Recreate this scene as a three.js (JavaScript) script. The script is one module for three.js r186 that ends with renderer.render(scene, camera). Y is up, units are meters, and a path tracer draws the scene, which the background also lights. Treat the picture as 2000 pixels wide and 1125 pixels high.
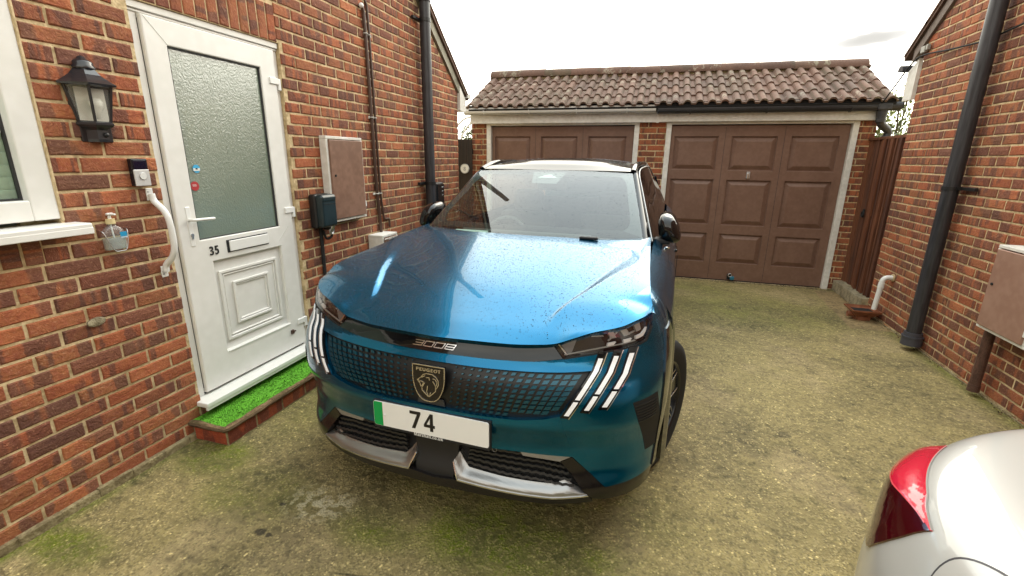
import * as THREE from 'three';
import { RoundedBoxGeometry } from 'three/addons/geometries/RoundedBoxGeometry.js';
import { TextGeometry } from 'three/addons/geometries/TextGeometry.js';
import { FontLoader } from 'three/addons/loaders/FontLoader.js';
import { mergeGeometries, mergeVertices, toCreasedNormals } from 'three/addons/utils/BufferGeometryUtils.js';

// ---------------------------------------------------------------- camera, sky, sun, exposure
const scene = new THREE.Scene();
const camera = new THREE.PerspectiveCamera(63.34, 16 / 9, 0.05, 400);
camera.position.set(0, 1.62, 0);
camera.rotation.order = 'YXZ';
camera.rotation.set(THREE.MathUtils.degToRad(-15.594), THREE.MathUtils.degToRad(16.36), 0.01224);
camera.updateMatrixWorld(true);
const renderer = new THREE.WebGLRenderer({ antialias: true });
renderer.toneMapping = THREE.LinearToneMapping;
renderer.toneMappingExposure = 1.0;
renderer.shadowMap.enabled = true;

const SUN_DIR = new THREE.Vector3(0.16, 0.62, -0.77).normalize();   // towards the sun: behind the garage roof, thinly clouded
const sun = new THREE.DirectionalLight(0xfff0d8, 0.9);
sun.position.copy(SUN_DIR).multiplyScalar(30);
sun.castShadow = true;
sun.shadow.radius = 45;
sun.shadow.mapSize.set(2048, 2048);
Object.assign(sun.shadow.camera, { left: -9, right: 9, top: 9, bottom: -9, near: 1, far: 70 });
scene.add(sun, sun.target);

// ---------------------------------------------------------------- numbers and noise
function rng(seed) { let s = seed >>> 0; return () => { s = (s + 0x6d2b79f5) | 0; let t = Math.imul(s ^ (s >>> 15), 1 | s); t = (t + Math.imul(t ^ (t >>> 7), 61 | t)) ^ t; return ((t ^ (t >>> 14)) >>> 0) / 4294967296; }; }
const clamp = (x, a = 0, b = 1) => Math.min(b, Math.max(a, x)), lerp = (a, b, t) => a + (b - a) * t;
const smooth = (a, b, x) => { const t = clamp((x - a) / (b - a)); return t * t * (3 - 2 * t); };
function hash(ix, iy, s) { let h = Math.imul(ix, 374761393) ^ Math.imul(iy, 668265263) ^ Math.imul(s, 1274126177); h = Math.imul(h ^ (h >>> 13), 1274126177); return ((h ^ (h >>> 16)) >>> 0) / 4294967296; }
const wrap = (i, p) => (p ? ((i % p) + p) % p : i);
function vnoise(x, y, s, p = 0) {                    // value noise 0..1; p = period of the lattice
  const ix = Math.floor(x), iy = Math.floor(y), fx = x - ix, fy = y - iy, u = fx * fx * (3 - 2 * fx), v = fy * fy * (3 - 2 * fy);
  const x0 = wrap(ix, p), x1 = wrap(ix + 1, p), y0 = wrap(iy, p), y1 = wrap(iy + 1, p);
  const a = hash(x0, y0, s), b = hash(x1, y0, s), c = hash(x0, y1, s), d = hash(x1, y1, s);
  return a + (b - a) * u + (c - a + (a - b - c + d) * u) * v;
}
function fbm(x, y, s, oct = 4, p = 0, gain = 0.5) { let a = 1, sum = 0, n = 0; for (let i = 0; i < oct; i++) { sum += a * vnoise(x, y, s + i * 17, p); n += a; a *= gain; x *= 2; y *= 2; p *= 2; } return sum / n; }
const interp = (tab, x) => { if (x <= tab[0][0]) return tab[0][1]; for (let i = 1; i < tab.length; i++) if (x <= tab[i][0]) { const [x0, y0] = tab[i - 1], [x1, y1] = tab[i]; return y0 + (y1 - y0) * (x - x0) / (x1 - x0); } return tab[tab.length - 1][1]; };
function monotone(tab) {                              // smooth interpolation of a table (Catmull-Rom on uneven knots, slopes limited)
  const n = tab.length, d = [], m = [];
  for (let i = 0; i < n - 1; i++) d.push((tab[i + 1][1] - tab[i][1]) / (tab[i + 1][0] - tab[i][0]));
  m.push(d[0]); for (let i = 1; i < n - 1; i++) m.push(d[i - 1] * d[i] <= 0 ? 0 : 2 * d[i - 1] * d[i] / (d[i - 1] + d[i])); m.push(d[n - 2]);
  return (x) => { if (x <= tab[0][0]) return tab[0][1]; if (x >= tab[n - 1][0]) return tab[n - 1][1]; let i = 0; while (x > tab[i + 1][0]) i++; const h = tab[i + 1][0] - tab[i][0], t = (x - tab[i][0]) / h, t2 = t * t, t3 = t2 * t;
    return (2 * t3 - 3 * t2 + 1) * tab[i][1] + (t3 - 2 * t2 + t) * h * m[i] + (-2 * t3 + 3 * t2) * tab[i + 1][1] + (t3 - t2) * h * m[i + 1]; };
}

const SKY = { base: 2.55, glow: 3.3, halo: 1.2, blue: 0.45 };
// ---------------------------------------------------------------- the sky: bright thin cloud, brightest round the hidden sun
{
  const W = 2048, H = 1024, data = new Float32Array(W * H * 4);
  for (let r = 0; r < H; r++) for (let c = 0; c < W; c++) {
    const up = ((r + 0.5) / H - 0.5) * Math.PI, az = ((c + 0.5) / W - 0.5) * 2 * Math.PI;
    const x = Math.cos(az) * Math.cos(up), y = Math.sin(up), z = Math.sin(az) * Math.cos(up);
    const cosS = x * SUN_DIR.x + y * SUN_DIR.y + z * SUN_DIR.z, a = Math.acos(clamp(cosS, -1, 1));
    const yy = Math.max(y, 0.06), cx = x / yy, cz = z / yy;
    const cl = smooth(0.34, 0.66, fbm(cx * 0.8 + 40, cz * 0.8 + 40, 5, 5));
    let L = SKY.base + SKY.glow * Math.exp(-((a / 0.85) ** 2)) + SKY.halo * Math.exp(-((a / 0.22) ** 2));
    L *= lerp(0.80, 1.14, cl);
    const blue = (1 - cl) * smooth(0.35, 0.95, y) * SKY.blue;
    let R = L * (1.03 - 0.55 * blue), G = L * (0.985 - 0.26 * blue), B = L * (0.86 + 0.06 * blue);
    if (y < 0) { R = G = B = 0.25; }
    const px = (az + 1.254) / 0.040, py = (up - 0.1868 - 0.0035 * px) / 0.0088;              // the one grey cloud above the right roof
    const k = smooth(1.5, 0.3, Math.hypot(px, py) + 0.35 * (fbm(px * 2 + 9, py * 1.2 + 3, 8, 3) - 0.5));
    const i = (r * W + c) * 4;
    const near = smooth(0, 0.2, k), far = smooth(0.2, 1, k) * 0.22; data[i] = lerp(R, 1.02 - far, near); data[i + 1] = lerp(G, 1.0 - far, near); data[i + 2] = lerp(B, 0.95 - far, near); data[i + 3] = 1;
  }
  const t = new THREE.DataTexture(data, W, H, THREE.RGBAFormat, THREE.FloatType);
  t.mapping = THREE.EquirectangularReflectionMapping; t.magFilter = THREE.LinearFilter; t.needsUpdate = true;
  scene.background = t; scene.environment = t;
}

// ---------------------------------------------------------------- helpers for objects
const names = new Map();
function numbered(n) { const k = names.get(n) ?? 0; names.set(n, k + 1); return k ? n + '_' + String(k).padStart(3, '0') : n; }
function mesh(name, geo, mat, parent) { const m = new THREE.Mesh(Array.isArray(geo) ? merge(geo) : geo, mat); m.name = name; m.castShadow = m.receiveShadow = true; if (parent) parent.add(m); return m; }
function merge(list) {
  list = list.map((g) => { let q = g.index ? g.toNonIndexed() : g; for (const k of Object.keys(q.attributes)) if (!['position', 'normal', 'uv', 'color'].includes(k)) q.deleteAttribute(k); if (!q.attributes.uv) q.setAttribute('uv', new THREE.BufferAttribute(new Float32Array(q.attributes.position.count * 2), 2)); return q; });
  return mergeGeometries(list, false);
}
function tag(o, label, category, group) { o.userData.label = label; o.userData.category = category; if (group) o.userData.group = group; return o; }
function thing(name, label, category, pos = [0, 0, 0], ry = 0, group) { const o = new THREE.Group(); o.name = numbered(name); o.position.set(...pos); o.rotation.y = ry; scene.add(o); return tag(o, label, category, group); }
function part(name, parent) { const o = new THREE.Group(); o.name = name; parent.add(o); return o; }
const box = (w, h, d, x = 0, y = 0, z = 0, r = 0) => boxUV((r ? new RoundedBoxGeometry(w, h, d, 2, r) : new THREE.BoxGeometry(w, h, d)).translate(x, y, z));
const cyl = (r0, r1, h, x = 0, y = 0, z = 0, n = 20) => new THREE.CylinderGeometry(r0, r1, h, n).translate(x, y, z);
const V = (x, y, z) => new THREE.Vector3(x, y, z);
function tube(pts, r, seg = 40, n = 10, tension = 0.5) { return new THREE.TubeGeometry(new THREE.CatmullRomCurve3(pts.map((p) => V(...p)), false, 'catmullrom', tension), seg, r, n); }
function lineTube(pts, r, n = 12) {                  // straight runs with small rounded bends
  const path = new THREE.CurvePath(), P = pts.map((p) => V(...p)); let a = P[0];
  for (let i = 1; i < P.length; i++) { const last = i === P.length - 1, d = P[i].clone().sub(P[i - 1]).normalize(), k = Math.min(r * 2.2, P[i].distanceTo(P[i - 1]) * 0.45), b = last ? P[i] : P[i].clone().addScaledVector(d, -k);
    path.add(new THREE.LineCurve3(a, b)); if (!last) { const e = P[i + 1].clone().sub(P[i]).normalize(), c = P[i].clone().addScaledVector(e, k); path.add(new THREE.QuadraticBezierCurve3(b, P[i], c)); a = c; } }
  return new THREE.TubeGeometry(path, 24 * (pts.length - 1), r, n);
}
function grid(fn, nu, nv, closedU = false) {         // fn(u, v) -> [x, y, z]
  const pos = [], uv = [], idx = [];
  for (let j = 0; j <= nv; j++) for (let i = 0; i <= nu; i++) { const p = fn(i / nu, j / nv); pos.push(p[0], p[1], p[2]); uv.push(p[3] ?? i / nu, p[4] ?? j / nv); }
  for (let j = 0; j < nv; j++) for (let i = 0; i < nu; i++) { const a = j * (nu + 1) + i, b = a + 1, c = a + nu + 1, d = c + 1; idx.push(a, b, d, a, d, c); }
  const g = new THREE.BufferGeometry(); g.setAttribute('position', new THREE.Float32BufferAttribute(pos, 3)); g.setAttribute('uv', new THREE.Float32BufferAttribute(uv, 2)); g.setIndex(idx); g.computeVertexNormals(); return g;
}
function boxUV(g, s = 1, ou = 0, ov = 0) {           // uv in metres from the face's main direction
  if (g.index) g = g.toNonIndexed(); if (!g.attributes.normal) g.computeVertexNormals();
  const p = g.attributes.position, n = g.attributes.normal, uv = new Float32Array(p.count * 2);
  for (let i = 0; i < p.count; i++) { const ax = Math.abs(n.getX(i)), ay = Math.abs(n.getY(i)), az = Math.abs(n.getZ(i)); let u, v;
    if (ax >= ay && ax >= az) { u = p.getZ(i); v = p.getY(i); } else if (ay >= az) { u = p.getX(i); v = p.getZ(i); } else { u = p.getX(i); v = p.getY(i); }
    uv[2 * i] = u * s + ou; uv[2 * i + 1] = v * s + ov; }
  g.setAttribute('uv', new THREE.BufferAttribute(uv, 2)); return g;
}
function texture(W, H, fn, srgb, repeat = true) {    // fn(x, y, put) with colour 0..1 (linear values are converted when srgb)
  const d = new Uint8Array(W * H * 4), enc = (c) => (c <= 0.0031308 ? 12.92 * c : 1.055 * Math.pow(c, 1 / 2.4) - 0.055);
  const o = [0, 0, 0];
  for (let y = 0; y < H; y++) for (let x = 0; x < W; x++) { fn(x / W, y / H, o, x, y); const i = (y * W + x) * 4; for (let c = 0; c < 3; c++) d[i + c] = Math.round(255 * clamp(srgb ? enc(clamp(o[c])) : o[c])); d[i + 3] = 255; }
  const t = new THREE.DataTexture(d, W, H); t.magFilter = THREE.LinearFilter; t.wrapS = t.wrapT = repeat ? THREE.RepeatWrapping : THREE.ClampToEdgeWrapping; if (srgb) t.colorSpace = THREE.SRGBColorSpace; t.needsUpdate = true; return t;
}
const std = (o) => new THREE.MeshStandardMaterial(o), phy = (o) => new THREE.MeshPhysicalMaterial(o), rgb = (r, g, b) => new THREE.Color().setRGB(r, g, b);
const font = await new FontLoader().loadAsync('fonts/droid/droid_sans_bold.typeface.json');
const text = (s, size, depth) => { const g = new TextGeometry(s, { font, size, depth, curveSegments: 4, bevelEnabled: false }); g.computeBoundingBox(); const b = g.boundingBox; return g.translate(-(b.min.x + b.max.x) / 2, -(b.min.y + b.max.y) / 2, 0); };
// ---------------------------------------------------------------- procedural materials
// brick face: 1 m of fired clay, mottled, with the darker smoked bands of a rustic facing brick
const brickMap = texture(1024, 1024, (u, v, o) => {
  const P = 32, n1 = fbm(u * 8, v * 8, 11, 4, 8), n2 = fbm(u * 64, v * 64, 12, 3, 64), n3 = fbm(u * 180, v * 180, 13, 2, 180);
  const band = smooth(0.46, 0.55, fbm(u * 16 + 0.25 * n2, v * 3.2, 14, 3) + 0.05 * (n1 - 0.5)) * smooth(0, 0.02, u) * smooth(1, 0.98, u);
  const k = 0.72 + 0.55 * n1 + 0.28 * (n2 - 0.5) + 0.20 * (n3 - 0.5);
  o[0] = 0.302 * k; o[1] = 0.098 * k * (0.85 + 0.3 * n2); o[2] = 0.042 * k;
  const d = band * 0.70; o[0] = lerp(o[0], 0.105 * k, d); o[1] = lerp(o[1], 0.047 * k, d); o[2] = lerp(o[2], 0.035 * k, d);
  const fleck = smooth(0.70, 0.80, n3) * 0.35 + smooth(0.74, 0.82, fbm(u * 110, v * 110, 15, 2, 110)) * 0.5; o[0] = lerp(o[0], 0.50, fleck * 0.6); o[1] = lerp(o[1], 0.27, fleck * 0.6); o[2] = lerp(o[2], 0.17, fleck * 0.6);
}, true);
const brickBump = texture(1024, 1024, (u, v, o) => {
  const w = fbm(u * 20, v * 20, 21, 2, 20) * 0.06;
  const drag = fbm((u + w) * 60, (v + w) * 110, 22, 3, 60), n = fbm(u * 220, v * 220, 23, 2, 220), big = fbm(u * 24, v * 24, 24, 2, 24);
  const c = clamp(0.15 + 0.55 * drag + 0.2 * n + 0.25 * (big - 0.3)); o[0] = o[1] = o[2] = c;
}, false);
const BRICK_TINTS = [[1, 1, 1], [0.86, 0.80, 0.80], [1.14, 1.06, 1.0], [0.80, 0.78, 0.82], [1.0, 0.86, 0.80], [1.20, 1.22, 1.15], [0.72, 0.74, 0.80], [0.92, 0.98, 0.95]];
const brickMats = BRICK_TINTS.map(([r, g, b]) => std({ map: brickMap, bumpMap: brickBump, bumpScale: 0.006, roughness: 0.88, color: rgb(r, g, b) }));
const brickStuffMat = std({ map: brickMap, bumpMap: brickBump, bumpScale: 0.006, roughness: 0.88, vertexColors: true });
const grainMap = (seed, c0, c1, sc, W = 256) => texture(W, W, (u, v, o) => { const n = 0.55 * fbm(u * sc, v * sc, seed, 4, sc) + 0.45 * fbm(u * sc * 6, v * sc * 6, seed + 50, 2, sc * 6); const t = smooth(0.25, 0.75, n); for (let i = 0; i < 3; i++) o[i] = lerp(c0[i], c1[i], t); }, true);
const grainBump = texture(512, 512, (u, v, o) => { o[0] = o[1] = o[2] = clamp(0.5 * fbm(u * 24, v * 24, 61, 3, 24) + 0.5 * fbm(u * 150, v * 150, 62, 2, 150)); }, false);
const mortarMap = grainMap(31, [0.40, 0.295, 0.155], [0.70, 0.55, 0.33], 10, 512);
const mortar = std({ map: mortarMap, bumpMap: grainBump, bumpScale: 0.004, roughness: 0.95 });
const mortarDark = std({ map: grainMap(33, [0.16, 0.12, 0.06], [0.34, 0.28, 0.15], 12, 512), bumpMap: grainBump, bumpScale: 0.008, roughness: 0.95 });
const upvcMap = grainMap(35, [0.745, 0.735, 0.70], [0.80, 0.79, 0.76], 4);
const upvc = phy({ map: upvcMap, roughness: 0.32, specularIntensity: 0.9 });
const upvcDull = std({ map: grainMap(36, [0.58, 0.575, 0.52], [0.72, 0.71, 0.66], 5), roughness: 0.5 });
const whitePaint = std({ map: grainMap(37, [0.66, 0.64, 0.58], [0.80, 0.78, 0.73], 6), roughness: 0.55, bumpMap: grainBump, bumpScale: 0.002 });
const whitePlastic = phy({ color: rgb(0.78, 0.78, 0.76), roughness: 0.3 });
const whiteGlossPaint = phy({ map: grainMap(38, [0.70, 0.69, 0.67], [0.80, 0.79, 0.77], 5), roughness: 0.3 });
const blackPlastic = phy({ color: rgb(0.012, 0.012, 0.013), roughness: 0.42 });
const matBlack = std({ color: rgb(0.010, 0.010, 0.011), roughness: 0.75 });
const pipeBlack = phy({ map: grainMap(39, [0.018, 0.018, 0.021], [0.045, 0.045, 0.052], 7), roughness: 0.42 });
const rubber = std({ color: rgb(0.012, 0.012, 0.013), roughness: 0.85 });
const gasket = std({ color: rgb(0.03, 0.03, 0.032), roughness: 0.7 });
const chrome = std({ color: rgb(0.78, 0.78, 0.80), metalness: 1, roughness: 0.15 });
const steel = std({ color: rgb(0.55, 0.55, 0.56), metalness: 1, roughness: 0.38 });
const brownDoor = phy({ map: grainMap(41, [0.180, 0.100, 0.070], [0.215, 0.124, 0.089], 6, 512), roughness: 0.42, bumpMap: grainBump, bumpScale: 0.0012, specularIntensity: 0.8 });
const brownBox = phy({ map: grainMap(42, [0.185, 0.098, 0.064], [0.255, 0.142, 0.098], 5), roughness: 0.45 });
const brownBoxPale = phy({ map: grainMap(59, [0.30, 0.168, 0.122], [0.36, 0.215, 0.160], 5), roughness: 0.45 });
const brownPipe = phy({ map: grainMap(43, [0.055, 0.026, 0.020], [0.12, 0.06, 0.045], 8), roughness: 0.5 });
const copperPaint = phy({ map: grainMap(44, [0.05, 0.028, 0.020], [0.10, 0.055, 0.038], 8), roughness: 0.4 });
const terracotta = phy({ map: grainMap(45, [0.17, 0.055, 0.025], [0.30, 0.11, 0.055], 6), roughness: 0.38 });
const woodMat = (seed, c0, c1) => std({ map: texture(256, 512, (u, v, o) => { const g = fbm(u * 34, v * 2.5, seed, 4, 0), k = fbm(u * 5, v * 3, seed + 9, 3), t = clamp(0.6 * smooth(0.3, 0.7, g) + 0.5 * (k - 0.25)); for (let i = 0; i < 3; i++) o[i] = lerp(c0[i], c1[i], t); }, true), roughness: 0.75, bumpMap: grainBump, bumpScale: 0.002 });
const fenceWoods = [woodMat(51, [0.075, 0.022, 0.009], [0.20, 0.066, 0.025]), woodMat(52, [0.070, 0.024, 0.010], [0.19, 0.066, 0.028]), woodMat(53, [0.052, 0.017, 0.009], [0.14, 0.050, 0.024])];
const darkWood = woodMat(54, [0.012, 0.007, 0.005], [0.03, 0.018, 0.012]);
// roof tile: brown concrete, weathered, with pale lichen spots
const tileMap = texture(512, 512, (u, v, o) => {
  const n = fbm(u * 8, v * 8, 71, 4, 8), f = fbm(u * 90, v * 90, 72, 2, 90), l = smooth(0.66, 0.74, fbm(u * 14, v * 14, 73, 4, 14)) * smooth(0.4, 0.6, f), k = 0.65 + 0.5 * n + 0.35 * (f - 0.5);
  o[0] = 0.132 * k; o[1] = 0.069 * k; o[2] = 0.046 * k; const m = smooth(0.56, 0.68, fbm(u * 5, v * 5, 74, 3, 5)) * 0.45; o[0] = lerp(o[0], 0.075, m); o[1] = lerp(o[1], 0.062, m); o[2] = lerp(o[2], 0.034, m);
  o[0] = lerp(o[0], 0.36, l * 0.45); o[1] = lerp(o[1], 0.33, l * 0.45); o[2] = lerp(o[2], 0.25, l * 0.45);
}, true);
const tileMats = [[1, 1, 1], [0.82, 0.84, 0.86], [1.12, 1.08, 1.04], [0.94, 1.0, 0.94]].map(([r, g, b]) => std({ map: tileMap, color: rgb(r, g, b), bumpMap: grainBump, bumpScale: 0.004, roughness: 0.8 }));
const concreteBlock = std({ map: grainMap(46, [0.13, 0.105, 0.06], [0.34, 0.29, 0.19], 9), bumpMap: grainBump, bumpScale: 0.01, roughness: 0.95 });
// clear glass and the pebbled door glass
const clearGlass = phy({ color: rgb(1, 1, 1), transmission: 1, thickness: 0, roughness: 0.0, ior: 1.5 });
const pebbleBump = texture(512, 512, (u, v, o) => { const w = 0.03 * fbm(u * 9, v * 9, 81, 2, 9); o[0] = o[1] = o[2] = clamp(0.15 + 0.7 * fbm((u + w) * 60, (v - w) * 44, 82, 2, 0)); }, false);
const pebbleGlass = phy({ color: rgb(0.48, 0.60, 0.47), transmission: 0.62, thickness: 0, roughness: 0.19, ior: 2.6, bumpMap: pebbleBump, bumpScale: 0.0017 });
const frosted = phy({ color: rgb(0.93, 0.93, 0.9), transmission: 0.85, thickness: 0, roughness: 0.35, ior: 1.5 });
// ---------------------------------------------------------------- ground: old brushed concrete with exposed stones, moss and damp stains
const GX0 = -2.6, GZ0 = -7.0, GW = 5.3, GH = 6.6;
const NG = 2048;
function mossAt(x, z, n, m) {                       // where moss grows on this drive (0..1), from patches seen on it
  const patch = (cx, cz, rx, rz) => smooth(1.25, 0.25, Math.hypot((x - cx) / rx, (z - cz) / rz) + 0.75 * (n - 0.5));
  let k = 0;
  k = Math.max(k, 1.0 * patch(-0.48, -1.60, 0.62, 0.26), 0.55 * patch(-0.55, -1.95, 0.9, 0.35), 0.9 * patch(-2.22, -1.70, 0.26, 0.18), 0.95 * patch(-2.26, -1.02, 0.24, 0.11), 0.5 * patch(-1.75, -1.52, 0.35, 0.22), 0.6 * patch(-1.05, -1.50, 0.30, 0.16), 0.45 * patch(0.05, -1.50, 0.35, 0.14), 0.42 * patch(1.2, -5.6, 1.1, 0.8), 0.35 * patch(0.7, -6.3, 0.9, 0.5), 0.5 * patch(-2.1, -3.4, 0.6, 1.6));
  k = Math.max(k, 0.8 * smooth(0.10, 0.02, x + 2.47 + 0.05 * (m - 0.5)), 0.5 * smooth(0.14, 0.02, 2.405 - x + 0.06 * (m - 0.5)));
  return clamp(k * (0.62 + 0.75 * smooth(0.35, 0.65, m)));
}
const groundBumpData = new Float32Array(NG * NG);
const groundMap = texture(NG, NG, (u, v, o, ix, iy) => {
  const x = GX0 + u * GW, z = GZ0 + v * GH;
  const big = fbm(x * 1.1 + 20, z * 1.1 + 20, 101, 4), mid = fbm(x * 5 + 7, z * 5 + 3, 102, 4), fine = fbm(x * 46, z * 46, 103, 3), grit = vnoise(x * 330, z * 330, 104);
  const brush = fbm(x * 9 + z * 3, z * 34 - x * 6, 107, 3);
  // stones: jittered cells of 11 mm
  const cs = 0.0100, gx = x / cs, gz = z / cs, cx = Math.floor(gx), cz = Math.floor(gz); let best = 9, id = 0;
  for (let j = -1; j <= 1; j++) for (let i = -1; i <= 1; i++) { const h1 = hash(cx + i, cz + j, 1), h2 = hash(cx + i, cz + j, 2), rr = 0.6 + 0.9 * hash(cx + i, cz + j, 3), d = Math.hypot(cx + i + h1 - gx, cz + j + h2 - gz) / rr; if (d < best) { best = d; id = hash(cx + i, cz + j, 4); } }
  const stone = smooth(0.50, 0.32, best) * smooth(0.30, 0.55, fine + 0.3 * (mid - 0.5) + 0.25 * (id - 0.5)), st = id < 0.06 ? 2.4 : id < 0.14 ? 1.6 : id < 0.6 ? 0.25 + 1.0 * id : 0.65 + 0.55 * id;
  const clump = fbm(x * 24 + 3, z * 30 + 8, 110, 3), pit = smooth(0.60, 0.72, fbm(x * 70, z * 70, 111, 2));
  const k = (0.62 + 0.46 * big + 0.50 * (mid - 0.5) + 0.55 * (clump - 0.5) + 0.45 * (fine - 0.5) + 0.30 * (grit - 0.5) + 0.30 * (brush - 0.5)) * (1 - 0.35 * pit);
  let r = 0.315 * k, g = 0.248 * k, b = 0.098 * k;
  const pale = smooth(0.56, 0.72, fbm(x * 2.3 + 50, z * 2.3 + 11, 105, 4)) * 0.75; r = lerp(r, 0.40 * k, pale); g = lerp(g, 0.305 * k, pale); b = lerp(b, 0.150 * k, pale);
  const damp = smooth(0.50, 0.66, fbm(x * 1.6 + 90, z * 1.6 + 31, 106, 5)) * 0.36; r = lerp(r, 0.115 * k, damp); g = lerp(g, 0.092 * k, damp); b = lerp(b, 0.046 * k, damp);
  r = lerp(r, 0.315 * st * (0.8 + 0.4 * fine), stone * 0.85); g = lerp(g, 0.250 * st * (0.8 + 0.4 * fine), stone * 0.85); b = lerp(b, 0.112 * st * (0.8 + 0.4 * fine), stone * 0.85);
  const m = mossAt(x, z, big * 0.5 + mid * 0.5, 0.6 * mid + 0.4 * fine) * (1 - 0.45 * stone); const mg = 0.35 + 1.3 * mid + 0.9 * (fine - 0.5); r = lerp(r, 0.098 * mg, m); g = lerp(g, 0.122 * mg, m); b = lerp(b, 0.003, m);
  // pale cement patch round the gully
  const edge = 0.05 * (mid - 0.5), inPatch = smooth(0, 0.02, x - (2.10 + (z + 6.7) * -0.06) + edge) * smooth(0, 0.02, z + 6.75) * smooth(0, 0.03, -5.22 - z + edge);
  r = lerp(r, 0.34 * k, inPatch * 0.8); g = lerp(g, 0.235 * k, inPatch * 0.8); b = lerp(b, 0.115 * k, inPatch * 0.8);
  const scuff = smooth(1.2, 0.3, Math.hypot((x + 1.42) / 0.17, (z + 1.56) / 0.13) + 0.9 * (mid - 0.5)) * smooth(0.42, 0.6, fine) * 0.8; r = lerp(r, 0.46, scuff); g = lerp(g, 0.41, scuff); b = lerp(b, 0.27, scuff);
  // oil spots, a hairline crack, leaf litter along the garage door
  const spot = (cx2, cz2, s) => smooth(1.2, 0.7, Math.hypot(x - cx2, (z - cz2) * 1.4) / s + 0.7 * (fine - 0.5));
  const oil = Math.max(spot(-1.545, -1.33, 0.030), spot(-1.50, -1.325, 0.018), spot(-1.58, -1.50, 0.016), spot(0.9, -2.9, 0.05) * 0.6, spot(1.6, -4.3, 0.05) * 0.6); r *= 1 - 0.75 * oil; g *= 1 - 0.75 * oil; b *= 1 - 0.7 * oil;
  const crackZ = -1.30 + 0.10 * Math.sin(x * 2.1) + 0.09 * (fbm(x * 3, 7, 108, 4) - 0.5) - 0.12 * x, crack = smooth(0.006, 0.002, Math.abs(z - crackZ)) * smooth(-1.3, -1.0, x) * smooth(0.4, 0, x) * 0.6; r *= 1 - crack; g *= 1 - crack; b *= 1 - crack;
  const leaf = smooth(0.05, 0.01, z + 6.84) * smooth(0.45, 0.6, vnoise(x * 60, z * 60, 109)) * 0.8; r = lerp(r, 0.05, leaf); g = lerp(g, 0.028, leaf); b = lerp(b, 0.012, leaf);
  o[0] = r; o[1] = g; o[2] = b;
  groundBumpData[iy * NG + ix] = 0.30 * stone + 0.32 * fine + 0.16 * grit + 0.18 * brush + 0.2 * m * grit - 0.3 * crack;
}, true, false);
groundMap.wrapS = groundMap.wrapT = THREE.MirroredRepeatWrapping;
const groundBump = texture(NG, NG, (u, v, o, x, y) => { o[0] = o[1] = o[2] = clamp(groundBumpData[y * NG + x]); }, false); groundBump.wrapS = groundBump.wrapT = THREE.MirroredRepeatWrapping;
const groundMat = std({ map: groundMap, bumpMap: groundBump, bumpScale: 0.010, roughness: 0.82 });
{
  const g = new THREE.PlaneGeometry(24, 24, 1, 1).rotateX(-Math.PI / 2).translate(0, 0, 2), p = g.attributes.position, uv = g.attributes.uv;
  for (let i = 0; i < p.count; i++) uv.setXY(i, (p.getX(i) - GX0) / GW, (p.getZ(i) - GZ0) / GH);
  const drive = mesh('driveway', g, groundMat, scene); drive.userData.kind = 'structure';
  const far = mesh('ground', new THREE.PlaneGeometry(300, 300).rotateX(-Math.PI / 2).translate(0, -0.02, 0), std({ map: grainMap(48, [0.05, 0.06, 0.02], [0.13, 0.12, 0.05], 12), roughness: 1 }), scene); far.userData.kind = 'structure';
}
// ---------------------------------------------------------------- bricks: every brick a chamfered, slightly uneven block proud of its mortar
const BL = 0.212, BH = 0.062, PROUD = 0.006;
function brickGeo(r, w = BL, h = BH) {               // centred on its face, n = +z; front at z = PROUD, sides run back to z = -0.006
  const j = () => (r() - 0.5) * 0.0032, bev = 0.004 + r() * 0.002, xs = [-w / 2, -w / 6, w / 6, w / 2], loop = [];
  for (const x of xs) loop.push([x, -h / 2]); loop.push([w / 2, 0]); for (const x of [...xs].reverse()) loop.push([x, h / 2]); loop.push([-w / 2, 0]);
  const out = loop.map(([x, y]) => [x + j(), y + j()]), inn = out.map(([x, y]) => [x - Math.sign(x) * (Math.abs(x) > w * 0.4 ? bev : 0), y - Math.sign(y) * bev, PROUD + j() * 0.7]);
  const pos = [], tri = (a, b, c) => pos.push(...a, ...b, ...c), n = loop.length, q = (k) => [out[k][0], out[k][1], PROUD - bev * 0.75], bk = (k) => [out[k][0], out[k][1], -0.006], mid = [j(), j(), PROUD + 0.0012];
  for (let k = 0; k < n; k++) { const l = (k + 1) % n; tri(mid, inn[k], inn[l]); tri(inn[k], q(k), q(l)); tri(inn[k], q(l), inn[l]); tri(q(k), bk(k), bk(l)); tri(q(k), bk(l), q(l)); }
  const g = new THREE.BufferGeometry(); g.setAttribute('position', new THREE.Float32BufferAttribute(pos, 3)); g.computeVertexNormals();
  return boxUV(g, 1, Math.floor(r() * 8) * 0.23 + r() * 0.05, r());
}
const brickRand = rng(77), brickShapes = Array.from({ length: 20 }, () => brickGeo(brickRand));
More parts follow.
